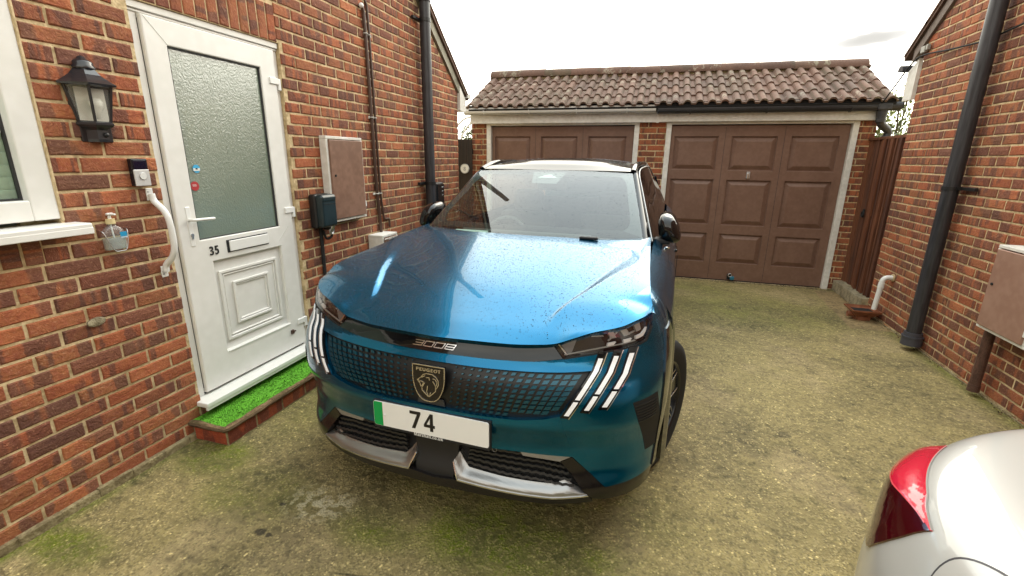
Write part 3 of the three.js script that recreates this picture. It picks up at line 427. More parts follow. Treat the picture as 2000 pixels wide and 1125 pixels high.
// ---------------------------------------------------------------- the other side of the road, behind the camera: what the car's nose mirrors
{
  const t = thing('terraced_house', 'brown brick house row across the road behind the viewer, mirrored in the car', 'house', [0, 0, 17]);
  mesh('wall', boxUV(box(44, 5, 8, 0, 2.5, 4)), std({ map: grainMap(58, [0.12, 0.05, 0.03], [0.24, 0.11, 0.07], 8), roughness: 0.9 }), t);
  mesh('roof', new THREE.ExtrudeGeometry(new THREE.Shape([[-0.4, 4.9], [8.4, 4.9], [4, 8]].map((p) => new THREE.Vector2(...p))), { depth: 44.4, bevelEnabled: false }).rotateY(-Math.PI / 2).translate(22.2, 0, 0), tileMats[1], t);
  for (let i = 0; i < 9; i++) for (const y of [1.3, 3.6]) { const w = mesh('window', box(1.5, 1.2, 0.06, -18 + i * 4.5, y, -0.02), upvc, t); mesh('pane', box(1.3, 1.0, 0.02, -18 + i * 4.5, y, -0.055), phy({ color: rgb(0.03, 0.035, 0.04), roughness: 0.05 }), w); }
  for (const x of [-11, 0, 11]) mesh('chimney', boxUV(box(0.9, 1.6, 0.6, x, 8.2, 4)), tileMats[0], t);
}
// ---------------------------------------------------------------- things fixed to the left wall; axes of each: x = away from the camera, y = up, z = out of the wall
function onLeft(name, label, cat, u, v, w = 0, group) { const [a, b, c] = LW(u, v, w); return thing(name, label, cat, [-WL - face + c - w, b, -a], Math.PI / 2, group); }
function onRight(name, label, cat, z, v, w = 0, group) { const [a, b, c] = RW(z, v, w); return thing(name, label, cat, [WR + face - c + w, b, a], -Math.PI / 2, group); }
{ // half lantern with three panes
  const t = onLeft('wall_lantern', 'black half lantern with clear panes on the bricks left of the front door', 'wall light', 1.632, 1.667, 0.02);
  const half = (pts) => { const g = new THREE.LatheGeometry(pts.map((p) => new THREE.Vector2(...p)), 3, -Math.PI / 2, Math.PI).toNonIndexed(); g.computeVertexNormals(); return g; };
  const metal = phy({ color: rgb(0.018, 0.018, 0.022), roughness: 0.28, clearcoat: 0.3 });
  mesh('back_plate', [box(0.13, 0.26, 0.012, 0, 0.13, -0.004, 0.004), box(0.17, 0.10, 0.012, 0, 0.20, -0.004, 0.004)], metal, t);
  const pir = part('sensor_base', t); mesh('sensor_housing', half([[0.0, 0.0], [0.044, 0.0], [0.046, 0.012], [0.043, 0.052], [0.060, 0.068], [0.0, 0.068]]), metal, pir); mesh('sensor_eye', new THREE.SphereGeometry(0.011, 12, 8).scale(1, 1, 0.8).translate(0.012, 0.032, 0.042), blackPlastic, pir);
  mesh('lower_ring', half([[0.0, 0.066], [0.068, 0.066], [0.076, 0.074], [0.076, 0.083], [0.066, 0.088], [0, 0.088]]), metal, t);
  const r0 = 0.064, r1 = 0.092, y0 = 0.088, y1 = 0.238;
  for (let k = 0; k < 3; k++) { const a0 = -Math.PI / 2 + k * Math.PI / 3, a1 = a0 + Math.PI / 3, P = (a, r, y) => [Math.sin(a) * r, y, Math.cos(a) * r];
    mesh('lantern_pane', grid((u, v) => { const r = lerp(r0, r1, v) * 0.97, p = P(a0, r, lerp(y0, y1, v)), q = P(a1, r, lerp(y0, y1, v)); return [lerp(p[0], q[0], u), p[1], lerp(p[2], q[2], u)]; }, 1, 1), phy({ color: rgb(0.95, 0.95, 0.92), transmission: 0.92, thickness: 0, roughness: 0.12, ior: 1.5 }), t); }
  for (let k = 0; k < 4; k++) { const a = -Math.PI / 2 + k * Math.PI / 3; mesh('glazing_post', tube([[Math.sin(a) * r0, y0, Math.cos(a) * r0], [Math.sin(a) * r1, y1, Math.cos(a) * r1]], 0.0065, 4, 6), metal, t); }
  const roof = mesh('lantern_roof', half([[0.0, 0.242], [0.092, 0.236], [0.114, 0.238], [0.116, 0.246], [0.090, 0.262], [0.062, 0.284], [0.046, 0.304], [0.040, 0.312], [0, 0.312]]), metal, t);
  mesh('finial', new THREE.LatheGeometry([[0.042, 0.308], [0.046, 0.316], [0.038, 0.325], [0.039, 0.336], [0.031, 0.345], [0.018, 0.350], [0.014, 0.360], [0.0, 0.366]].map((p) => new THREE.Vector2(...p)), 12, -Math.PI / 2, Math.PI), metal, roof);
  mesh('light_bulb', new THREE.LatheGeometry([[0, 0.10], [0.010, 0.10], [0.013, 0.128], [0.024, 0.150], [0.026, 0.168], [0.018, 0.186], [0, 0.192]].map((p) => new THREE.Vector2(...p)).reverse(), 18).translate(0, 0, 0.036), phy({ color: rgb(0.82, 0.82, 0.78), roughness: 0.25 }), t);
  mesh('reflector', box(0.12, 0.14, 0.004, 0, 0.162, 0.006), std({ color: rgb(0.62, 0.62, 0.58), roughness: 0.35, metalness: 0.3 }), t);
}
{
  const t = onLeft('video_doorbell', 'small doorbell with a black top half and a silver lower half beside the front door', 'doorbell', 1.786, 1.527, 0.03);
  mesh('doorbell_body', box(0.080, 0.132, 0.028, 0, 0, 0.012, 0.006), phy({ color: rgb(0.01, 0.01, 0.014), roughness: 0.2 }), t); mesh('silver_cover', box(0.076, 0.080, 0.010, 0.001, -0.026, 0.024, 0.004), std({ color: rgb(0.62, 0.61, 0.60), roughness: 0.4, metalness: 0.35 }), t);
  mesh('camera_window', box(0.062, 0.042, 0.004, 0, 0.036, 0.026, 0.002), phy({ color: rgb(0.008, 0.006, 0.02), roughness: 0.08 }), t);
  const b = mesh('bell_button', cyl(0.0165, 0.0165, 0.004).rotateX(Math.PI / 2).translate(0.003, -0.018, 0.031), std({ color: rgb(0.7, 0.7, 0.69), roughness: 0.35 }), t); mesh('button_ring', new THREE.TorusGeometry(0.017, 0.0016, 8, 24).translate(0.003, -0.018, 0.031), steel, b);
}
{
  const t = onLeft('grab_rail', 'white curved grab rail screwed to the bricks left of the front door', 'grab rail', 1.820, 1.211, 0.02);
  mesh('rail', tube([[0, 0.205, 0.010], [0.003, 0.168, 0.018], [0.012, 0.12, 0.060], [0.015, 0.06, 0.080], [0.016, -0.06, 0.080], [0.012, -0.12, 0.060], [0.003, -0.165, 0.018], [0, -0.20, 0.010]], 0.0155, 60, 14), whitePlastic, t);
  for (const s of [1, -1]) { const f = mesh('end_plate', box(0.036, 0.062, 0.009, 0, s * 0.203, -0.004, 0.004), whitePlastic, t); mesh('screw', [cyl(0.004, 0.004, 0.003).rotateX(Math.PI / 2).translate(-0.008, s * 0.216, 0.002), cyl(0.004, 0.004, 0.003).rotateX(Math.PI / 2).translate(0.009, s * 0.194, 0.002)], steel, f); }
}
{
  const t = onLeft('sanitiser_bottle', 'clear pump bottle of hand gel with a blue label hanging on the brick wall', 'bottle', 1.626, 1.160, 0.05);
  const prof = (y) => { const s = new THREE.Shape(); return s; };
  const body = (y0, y1, k) => { const rows = [[0, 0.046, 0.024], [0.006, 0.050, 0.027], [0.05, 0.051, 0.028], [0.082, 0.049, 0.027], [0.100, 0.040, 0.023], [0.112, 0.024, 0.017], [0.118, 0.016, 0.015], [0.128, 0.015, 0.015]], at = (y, c) => interp(rows.map((r) => [r[0], r[c]]), y); const g = grid((u, v) => { const a = u * 2 * Math.PI, y = lerp(y0, y1, v), n = 0.62, c = Math.cos(a), s = Math.sin(a); return [Math.sign(c) * Math.pow(Math.abs(c), n) * at(y, 1) * k, y, Math.sign(s) * Math.pow(Math.abs(s), n) * at(y, 2) * k]; }, 40, 26); return g; };
  mesh('bottle_shell', body(0, 0.128, 1), phy({ color: rgb(0.93, 0.96, 0.95), transmission: 0.9, thickness: 0, roughness: 0.04, ior: 1.45 }), t);
  mesh('gel', [body(0.003, 0.058, 0.94), new THREE.CylinderGeometry(0.045, 0.045, 0.001, 24).scale(1, 1, 0.55).translate(0, 0.058, 0)], phy({ color: rgb(0.70, 0.74, 0.70), transmission: 0.6, thickness: 0, roughness: 0.15, ior: 1.36 }), t);
  mesh('label', box(0.030, 0.022, 0.002, 0.030, 0.073, 0.0265), std({ color: rgb(0.02, 0.28, 0.52), roughness: 0.4 }), t); mesh('label_band', box(0.030, 0.006, 0.002, 0.030, 0.058, 0.0275), std({ color: rgb(0.5, 0.62, 0.7), roughness: 0.4 }), t);
  mesh('dip_tube', tube([[0, 0.125, 0], [0.002, 0.07, 0], [0.01, 0.03, 0.004], [0.035, 0.008, 0.01]], 0.0035, 24, 8), phy({ color: rgb(0.75, 0.78, 0.78), roughness: 0.3 }), t);
  mesh('pump_collar', cyl(0.019, 0.020, 0.024, 0, 0.136, 0), phy({ color: rgb(0.66, 0.55, 0.30), roughness: 0.35 }), t); mesh('pump_head', [cyl(0.007, 0.007, 0.020, 0, 0.156, 0), box(0.026, 0.012, 0.020, 0, 0.170, 0.004, 0.004), box(0.012, 0.009, 0.04, 0, 0.170, 0.022, 0.004)], whitePlastic, t);
  mesh('wire_holder', [tube([[-0.052, 0.09, -0.03], [-0.054, 0.09, 0.02], [-0.03, 0.006, 0.034], [0, -0.004, 0.034], [0.03, 0.006, 0.034], [0.054, 0.09, 0.02], [0.052, 0.09, -0.03]], 0.0018, 50, 6), tube([[0, -0.004, 0.034], [0, -0.006, 0], [0, -0.002, -0.035]], 0.0018, 12, 6)], steel, t);
}
// ---- meter cupboards: white surround, brown door
function meterBox(t, W, H, D, front = brownBox) {
  mesh('box_surround', [box(W, 0.022, D, 0, H - 0.011, D / 2, 0.004), box(W, 0.022, D, 0, 0.011, D / 2, 0.004), box(0.024, H - 0.046, D, -W / 2 + 0.012, H / 2, D / 2, 0.003), box(0.024, H - 0.046, D, W / 2 - 0.012, H / 2, D / 2, 0.003), box(W - 0.05, H - 0.05, 0.01, 0, H / 2, 0.008)], whitePaint, t);
  const d = mesh('cupboard_door', [box(W - 0.044, H - 0.050, 0.020, 0, H / 2 - 0.002, D + 0.004, 0.005)], front, t);
  mesh('lock', [cyl(0.009, 0.009, 0.008).rotateX(Math.PI / 2).translate(-W / 2 + 0.065, H * 0.55, D + 0.016)], matBlack, d);
  mesh('latch', box(0.02, 0.045, 0.012, W / 2 - 0.016, H * 0.17, D + 0.006, 0.003), whitePlastic, t);
}
{ const t = onLeft('meter_cabinet', 'tall brown electricity cabinet with a white surround on the left wall above the car charger', 'meter box', 3.469, 1.092, 0.06); meterBox(t, 0.47, 0.66, 0.06); }
{ const t = onLeft('gas_meter_box', 'low white box with a chipped brown front under the two thin pipes', 'meter box', 4.084, 0.43, 0.15); meterBox(t, 0.26, 0.42, 0.15);
  const r = rng(4), chips = []; for (let i = 0; i < 7; i++) chips.push(box(0.02 + 0.04 * r(), 0.006 + 0.012 * r(), 0.003, -0.095 + 0.030 * i, 0.388 - 0.008 * r(), 0.1655, 0.001)); mesh('paint_chip', chips, whitePaint, t); }
{
  const t = onLeft('car_charger', 'dark teal wall charger with a grey socket cable below the tall brown cabinet', 'car charger', 3.234, 1.047, 0.14), teal = phy({ map: grainMap(55, [0.007, 0.016, 0.020], [0.012, 0.026, 0.031], 6), roughness: 0.36 });
  t.scale.set(0.72, 0.90, 0.92);
  mesh('charger_back', box(0.245, 0.285, 0.07, 0, 0.145, 0.034, 0.02), blackPlastic, t); mesh('charger_cover', box(0.235, 0.275, 0.075, 0.004, 0.147, 0.092, 0.026), teal, t); mesh('cover_top', box(0.228, 0.06, 0.05, 0.004, 0.248, 0.108, 0.022), teal, t); mesh('cover_seam', box(0.190, 0.004, 0.004, 0.006, 0.205, 0.1295), matBlack, t);
  mesh('cable_plug', [cyl(0.024, 0.020, 0.07, 0, 0, 0, 16).rotateX(0.5).translate(0.075, -0.004, 0.085), new THREE.TorusGeometry(0.030, 0.010, 8, 20).translate(0.078, -0.03, 0.08)], steel, t); mesh('plug_holder', box(0.085, 0.07, 0.07, 0.080, 0.010, 0.055, 0.015), blackPlastic, t);
  mesh('cable', tube([[0.085, -0.03, 0.07], [0.10, -0.085, 0.06], [0.055, -0.10, 0.035], [0.035, -0.03, 0.02]], 0.011, 40, 10), matBlack, t);
  const c = onLeft('supply_cable', 'black cable running down the bricks under the dark teal car charger', 'cable', 3.085, 0.0, 0.02); mesh('cable_run', lineTube([[0, 1.09, 0.01], [-0.005, 0.52, 0.012], [0.0, 0.02, 0.014]], 0.014, 8), matBlack, c);
}
// ---- two thin painted pipes with clips
{
  const A = onLeft('copper_pipe', 'thicker of two thin brown painted pipes running up the left wall', 'pipe', 3.92, 0, 0.03, 'thin brown pipes on the left wall'), B = onLeft('copper_pipe', 'thinner of two thin brown painted pipes, ending in a bend beside the low box', 'pipe', 3.985, 0, 0.03, 'thin brown pipes on the left wall');
  mesh('pipe', lineTube([[0.03, 0.90, 0.016], [0.0, 1.3, 0.016], [-0.02, 2.60, 0.016], [-0.03, 2.78, 0.016], [-0.06, 2.80, 0.016], [-0.065, 2.80, -0.05]], 0.0145, 10), copperPaint, A); mesh('pipe_elbow', [new THREE.SphereGeometry(0.021, 12, 8).translate(-0.055, 2.802, 0.016)], whitePlastic, A);
  mesh('pipe', lineTube([[0.13, 0.93, 0.012], [0.13, 1.012, 0.012], [0.035, 1.018, 0.012], [0.0, 1.25, 0.012], [-0.02, 2.55, 0.012], [-0.03, 2.83, 0.012], [-0.055, 2.85, 0.012], [-0.055, 3.6, 0.012]], 0.0105, 10), copperPaint, B);
  for (const [u, o] of [[A, 0.016], [B, 0.012]]) for (const v of [2.60, 1.93, 1.264]) mesh('pipe_clip', [box(0.045, 0.022, 0.012, -0.012 + (1.9 - v) * -0.012, v, 0.003, 0.003), new THREE.TorusGeometry(o + 0.002, 0.004, 6, 16).rotateX(Math.PI / 2).translate(-0.010 - (v - 1.9) * 0.012, v, o)], upvcDull, u);
}
{ // the soil pipe: up the wall, past the verge, open at the top
  const t = onLeft('soil_pipe', 'thick black soil pipe rising up the left wall past the roof edge', 'drainpipe', 5.01, 0, 0.07);
  mesh('pipe', cyl(0.055, 0.055, 4.55, 0, 2.275, 0.075, 24), pipeBlack, t); for (const v of [2.92, 1.29]) { const k = part('pipe_bracket', t); mesh('bracket_ring', cyl(0.061, 0.061, 0.035, 0, v, 0.075, 24), blackPlastic, k); mesh('bracket_arm', [box(0.15, 0.026, 0.03, -0.09, v, 0.018, 0.004), box(0.03, 0.03, 0.05, -0.03, v, 0.03)], blackPlastic, k); }
  for (const v of [3.14]) mesh('pipe_socket', [cyl(0.064, 0.064, 0.10, 0, v, 0.075, 24)], pipeBlack, t); mesh('vent_cage', new THREE.SphereGeometry(0.06, 12, 8).translate(0, 4.56, 0.075), pipeBlack, t);
}
{ const t = onLeft('charging_unit', 'black charging unit on the left wall just beyond the thick black pipe', 'car charger', 5.30, 1.02, 0.12); mesh('unit_body', box(0.21, 0.285, 0.10, 0, 0.145, 0.06, 0.022), blackPlastic, t); mesh('unit_front', box(0.17, 0.24, 0.014, 0.004, 0.148, 0.112, 0.006), phy({ color: rgb(0.012, 0.012, 0.013), roughness: 0.15 }), t);
  for (let i = 0; i < 3; i++) mesh('status_mark', box(0.045 - 0.008 * i, 0.010, 0.002, 0.045, 0.235 - 0.045 * i, 0.1195), std({ color: rgb(0.35, 0.36, 0.36), roughness: 0.5 }), t); }
// ---- brick step with artificial grass
{
  const t = thing('door_step', 'low brick step with a cement rim below the front door', 'step', [-2.47, 0, -2.25]);
  const z0 = 0.468, z1 = -0.52, x1 = 0.262, H = 0.105;
  mesh('step_core', boxUV(box(x1 - 0.012, H, z0 - z1 - 0.02, (x1 - 0.012) / 2 + 0.006, H / 2, (z0 + z1) / 2)), mortarDark, t);
  const r = rng(15), red = [[1.05, 0.6, 0.55], [0.85, 0.55, 0.5], [1.0, 0.7, 0.62], [0.75, 0.6, 0.6]].map(([a, b, c]) => std({ map: brickMap, color: rgb(a, b, c), bumpMap: brickBump, bumpScale: 0.006, roughness: 0.8 }));
  for (let i = 0; i < 5; i++) { const w = i < 4 ? 0.205 : 0.115, g = brickGeo(r, w, 0.088).rotateY(Math.PI / 2).translate(x1 - 0.010, 0.048, z0 - 0.012 - w / 2 - i * 0.213); mesh('brick', g, red[i % 4], t); }
  mesh('brick', brickGeo(r, 0.225, 0.088).translate(0.132, 0.048, z0 - 0.010), red[0], t);
  // broken cement lip along the two open edges
  const lip = grid((u, v) => { const s = u * (0.26 + 0.985), n = fbm(s * 16, v * 3, 5, 4), a = v * Math.PI * 2, rx = 0.017 + 0.013 * n, ry = 0.012 + 0.008 * n; const c = s < 0.26 ? [s, 0.106, z0] : [x1, 0.106, z0 - (s - 0.26)], o = Math.cos(a) * rx, h = Math.sin(a) * ry; return s < 0.26 ? [c[0], c[1] + h, c[2] - 0.006 + o] : [c[0] - 0.006 + o, c[1] + h, c[2]]; }, 120, 8);
  mesh('cement_lip', boxUV(lip), std({ map: grainMap(57, [0.085, 0.060, 0.022], [0.26, 0.16, 0.085], 10), bumpMap: grainBump, bumpScale: 0.008, roughness: 0.95 }), t);
  const turf = thing('artificial_grass_mat', 'bright green artificial grass mat lying on the door step', 'mat', [-2.47, 0.111, -2.25]);
  const green = texture(512, 512, (u, v, o) => { const n = fbm(u * 10, v * 10, 91, 4, 10), f = fbm(u * 130, v * 130, 92, 2, 130), k = 0.55 + 0.5 * n + 0.7 * (f - 0.4); o[0] = 0.15 * k; o[1] = 0.50 * k; o[2] = 0.026 * k; }, true);
  mesh('backing', grid((u, v) => { const x = lerp(0.004, 0.246 + 0.008 * (fbm(v * 20, 1, 6, 3) - 0.5), u), z = lerp(z0 - 0.012 + 0.01 * (fbm(u * 14, 4, 7, 3) - 0.5), z1 + 0.01, v); return [x, 0.006 + 0.006 * (fbm(u * 6, v * 16, 8, 3) - 0.5), z, u * 1.0, v * 3.6]; }, 24, 60), std({ map: green, bumpMap: grainBump, bumpScale: 0.006, roughness: 0.9 }), turf);
  const blade = new THREE.BufferGeometry(); blade.setAttribute('position', new THREE.Float32BufferAttribute([-0.0016, 0, 0, 0.0016, 0, 0, 0.0006, 0.005, 0.004], 3)); blade.setAttribute('normal', new THREE.Float32BufferAttribute([0, 0.8, -0.6, 0, 0.8, -0.6, 0, 0.8, -0.6], 3)); blade.setAttribute('uv', new THREE.Float32BufferAttribute([0, 0, 1, 0, 0, 1], 2));
  const N = 5000, im = new THREE.InstancedMesh(blade, std({ color: 0xffffff, roughness: 0.7, side: THREE.DoubleSide }), N), rr = rng(66), m = new THREE.Matrix4(), col = new THREE.Color(); im.name = 'grass_blades'; im.userData.kind = 'stuff'; im.castShadow = im.receiveShadow = true;
  for (let i = 0; i < N; i++) { const x = lerp(0.006, 0.245, rr()), z = lerp(z1 + 0.01, z0 - 0.014, rr()), s = 0.7 + 0.7 * rr(); m.compose(V(x, 0.006, z), new THREE.Quaternion().setFromEuler(new THREE.Euler((rr() - 0.5) * 0.9, rr() * 6.28, (rr() - 0.5) * 0.9)), V(s, s, s)); im.setMatrixAt(i, m); const k = 0.55 + 0.75 * rr(); im.setColorAt(i, col.setRGB(0.16 * k, 0.60 * k, 0.03 * k)); }
  turf.add(im);
}
// ---- gate and things seen through the gap left of the garage
{
  const t = thing('side_gate', 'dark brown board gate with a round white plaque in the gap left of the garage', 'gate', [-3.05, 0, -6.80]);
  for (let i = 0; i < 9; i++) mesh('gate_board', boxUV(box(0.088, 1.86 - 0.006 * (i % 3), 0.018, -0.36 + i * 0.0905, 0.95, 0, 0.003)), darkWood, t); for (const y of [0.3, 1.0, 1.7]) mesh('gate_rail', box(0.82, 0.08, 0.03, 0, y, -0.025), darkWood, t);
  const s = thing('round_plaque', 'round white plaque with a grey figure fixed to the dark brown gate', 'plaque', [-2.755, 1.452, -6.78]); mesh('plaque_disc', cyl(0.070, 0.070, 0.012, 0, 0, 0, 32).rotateX(Math.PI / 2).translate(0, 0, 0.004), whitePlastic, s); mesh('plaque_ring', new THREE.TorusGeometry(0.064, 0.004, 8, 32).translate(0, 0, 0.010), steel, s); mesh('plaque_print', text('8', 0.055, 0.002).translate(0, 0, 0.0105), std({ color: rgb(0.35, 0.36, 0.37), roughness: 0.5 }), s);
  const g = thing('garden_arch', 'white tubular garden arch behind the dark brown gate', 'garden arch', [-3.10, 0, -7.9]); for (const z of [0, -0.45]) mesh('hoop', tube([[-0.38, 0, z], [-0.38, 1.7, z], [-0.27, 2.1, z], [0, 2.28, z], [0.27, 2.1, z], [0.38, 1.7, z], [0.38, 0, z]], 0.016, 60, 8), whitePlastic, g); for (const y of [0.6, 1.2, 1.75]) for (const x of [-0.38, 0.38]) mesh('cross_bar', tube([[x, y, 0], [x, y, -0.45]], 0.010, 4, 6), whitePlastic, g);
}
// ---- leafy shrubs: stems with many small folded leaves
function leafGeo(L, W) { const p = [], t = (a, b, c) => p.push(...a, ...b, ...c), A = [0, 0, 0], B = [W / 2, L * 0.45, 0.12 * L], C = [0, L, -0.05 * L], D = [-W / 2, L * 0.45, 0.12 * L], M = [0, L * 0.45, 0]; t(A, B, M); t(B, C, M); t(A, M, D); t(M, C, D); const g = new THREE.BufferGeometry(); g.setAttribute('position', new THREE.Float32BufferAttribute(p, 3)); g.computeVertexNormals(); g.setAttribute('uv', new THREE.Float32BufferAttribute(new Float32Array(p.length / 3 * 2), 2)); return g; }
function shrub(name, label, pos, h, rad, n, seed, c0, c1) {
  const t = thing(name, label, 'shrub', pos), r = rng(seed), stems = [], tips = [];
  for (let i = 0; i < 16; i++) { const a = r() * 6.28, e = rad * (0.3 + 0.7 * r()), hh = h * (0.65 + 0.35 * r()), P = [[0.08 * Math.cos(a), 0, 0.08 * Math.sin(a)], [0.4 * e * Math.cos(a), hh * 0.5, 0.4 * e * Math.sin(a)], [e * Math.cos(a + 0.3), hh, e * Math.sin(a + 0.3)]]; stems.push(tube(P, 0.010, 10, 5)); tips.push(P); }
  mesh('stems', stems, std({ color: rgb(0.09, 0.06, 0.035), roughness: 0.9 }), t);
  const im = new THREE.InstancedMesh(leafGeo(0.055, 0.030), phy({ color: 0xffffff, roughness: 0.6, transmission: 0.35, thickness: 0, side: THREE.DoubleSide }), n), m = new THREE.Matrix4(), c = new THREE.Color(); im.name = 'foliage'; im.userData.kind = 'stuff'; im.castShadow = im.receiveShadow = true;
  for (let i = 0; i < n; i++) { const P = tips[Math.floor(r() * 16)], f = 0.35 + 0.65 * Math.sqrt(r()), q = (k) => lerp(lerp(P[0][k], P[1][k], Math.min(1, f * 2)), P[2][k], Math.max(0, f * 2 - 1)), s = 0.16 * h * 0.55; m.compose(V(q(0) + (r() + r() - 1) * s * 1.4, q(1) + (r() + r() - 1) * s, q(2) + (r() + r() - 1) * s * 1.4), new THREE.Quaternion().setFromEuler(new THREE.Euler(r() * 6.28, r() * 6.28, r() * 6.28)), V(1, 1, 1).multiplyScalar(0.7 + 0.7 * r())); im.setMatrixAt(i, m); const k = r(); im.setColorAt(i, c.setRGB(lerp(c0[0], c1[0], k), lerp(c0[1], c1[1], k), lerp(c0[2], c1[2], k))); }
  t.add(im); return t;
}
shrub('garden_shrub', 'yellow green leafy shrub above the wooden gate between the garage and the right house', [3.05, 0, -7.6], 2.55, 0.75, 5200, 201, [0.07, 0.10, 0.02], [0.26, 0.30, 0.09]);
shrub('garden_shrub', 'dull green shrub showing through the white garden arch left of the garage', [-3.15, 0, -8.9], 2.3, 0.7, 4200, 202, [0.05, 0.075, 0.02], [0.17, 0.20, 0.07]);
// ---------------------------------------------------------------- right wall
{
  const t = onRight('soil_pipe', 'thick black soil pipe with a collar at the ground on the right wall', 'drainpipe', -4.905, 0, 0.075);
  mesh('pipe', cyl(0.055, 0.055, 4.2, 0, 2.15, 0.075, 28), pipeBlack, t); const c = mesh('ground_collar', [cyl(0.073, 0.078, 0.075, 0, 0.04, 0.075, 28), cyl(0.066, 0.070, 0.05, 0, 0.095, 0.075, 28), cyl(0.080, 0.080, 0.014, 0, 0.078, 0.075, 28)], phy({ color: rgb(0.055, 0.055, 0.068), roughness: 0.45 }), t);
  const k = part('pipe_bracket', t); mesh('bracket_ring', cyl(0.061, 0.061, 0.032, 0, 1.37, 0.075, 24), blackPlastic, k); mesh('bracket_arm', [box(0.17, 0.026, 0.026, 0.14, 1.372, 0.02, 0.004), box(0.03, 0.026, 0.06, 0.055, 1.372, 0.035)], blackPlastic, k);
}
{ const t = onRight('meter_cabinet', 'brown electricity cabinet with a white surround low on the right wall', 'meter box', -3.905, 0.45, 0.16); meterBox(t, 0.46, 0.575, 0.16, brownBoxPale);
  const p = onRight('conduit_pipe', 'brown duct pipe from the ground to the cabinet on the right wall', 'pipe', -3.985, 0, 0.06); mesh('duct', cyl(0.032, 0.032, 0.46, 0, 0.23, 0.06, 18), brownPipe, p); mesh('duct_foot', cyl(0.035, 0.037, 0.05, 0, 0.02, 0.06, 18), brownPipe, p); }
{
  const t = onRight('wall_cable', 'thin black cable sagging along the right gable to the garage gutter', 'cable', 0, 0, 0.02);
  const pts = [[-4.2, 2.575, 0.022], [-4.54, 2.552, 0.02], [-4.83, 2.535, 0.02], [-4.98, 2.535, 0.02], [-5.4, 2.565, 0.02], [-5.84, 2.60, 0.03], [-5.98, 2.54, 0.06], [-6.2, 2.40, 0.06], [-6.66, 2.27, -0.02]];
  mesh('cable', tube(pts, 0.0075, 90, 7), matBlack, t); mesh('junction_box', [box(0.075, 0.06, 0.035, -5.865, 2.655, 0.02, 0.006), box(0.03, 0.05, 0.03, -5.80, 2.665, 0.02, 0.006)], std({ color: rgb(0.30, 0.29, 0.26), roughness: 0.5 }), t);
}
{
  const t = onRight('waste_pipe', 'white plastic waste pipe bending out of the right wall into the gully', 'pipe', -5.60, 0, 0.05);
  mesh('pipe', lineTube([[0, 0.462, -0.06], [0, 0.462, 0.085], [-0.012, 0.115, 0.10]], 0.0235, 16), whitePlastic, t); mesh('pipe_socket', [cyl(0.028, 0.028, 0.055, 0, 0, 0, 20).rotateX(-0.045).translate(-0.003, 0.375, 0.088)], whitePlastic, t); mesh('pipe_seal', new THREE.TorusGeometry(0.030, 0.010, 8, 20).translate(0, 0.462, 0.004), mortar, t);
}
{
  const t = thing('gully_hopper', 'square terracotta drain hopper on the ground under the white waste pipe', 'drain hopper', [2.255, 0, -5.62]);
  const ring = (r, y) => [[-r, y, r], [r, y, r], [r, y, -r], [-r, y, -r]], rows = [[0.062, 0.0], [0.066, 0.035], [0.125, 0.098], [0.132, 0.104], [0.132, 0.118], [0.118, 0.118], [0.112, 0.104], [0.055, 0.045]], pos = [];
  for (let k = 0; k + 1 < rows.length; k++) { const A = ring(...rows[k]), B = ring(...rows[k + 1]); for (let i = 0; i < 4; i++) { const j = (i + 1) % 4; pos.push(...A[i], ...A[j], ...B[j], ...A[i], ...B[j], ...B[i]); } }
  const g = new THREE.BufferGeometry(); g.setAttribute('position', new THREE.Float32BufferAttribute(pos, 3)); g.computeVertexNormals(); mesh('hopper', boxUV(g), terracotta, t); mesh('foot_ring', cyl(0.078, 0.080, 0.04, 0, 0.02, 0, 24), terracotta, t); mesh('grating', box(0.2, 0.004, 0.2, 0, 0.088, 0), matBlack, t);
  mesh('side_spigot', [cyl(0.028, 0.028, 0.06, 0, 0, 0, 18).rotateZ(Math.PI / 2).translate(-0.105, 0.055, 0.03), new THREE.TorusGeometry(0.028, 0.006, 8, 18).rotateY(Math.PI / 2).translate(-0.136, 0.055, 0.03)], terracotta, t);
}
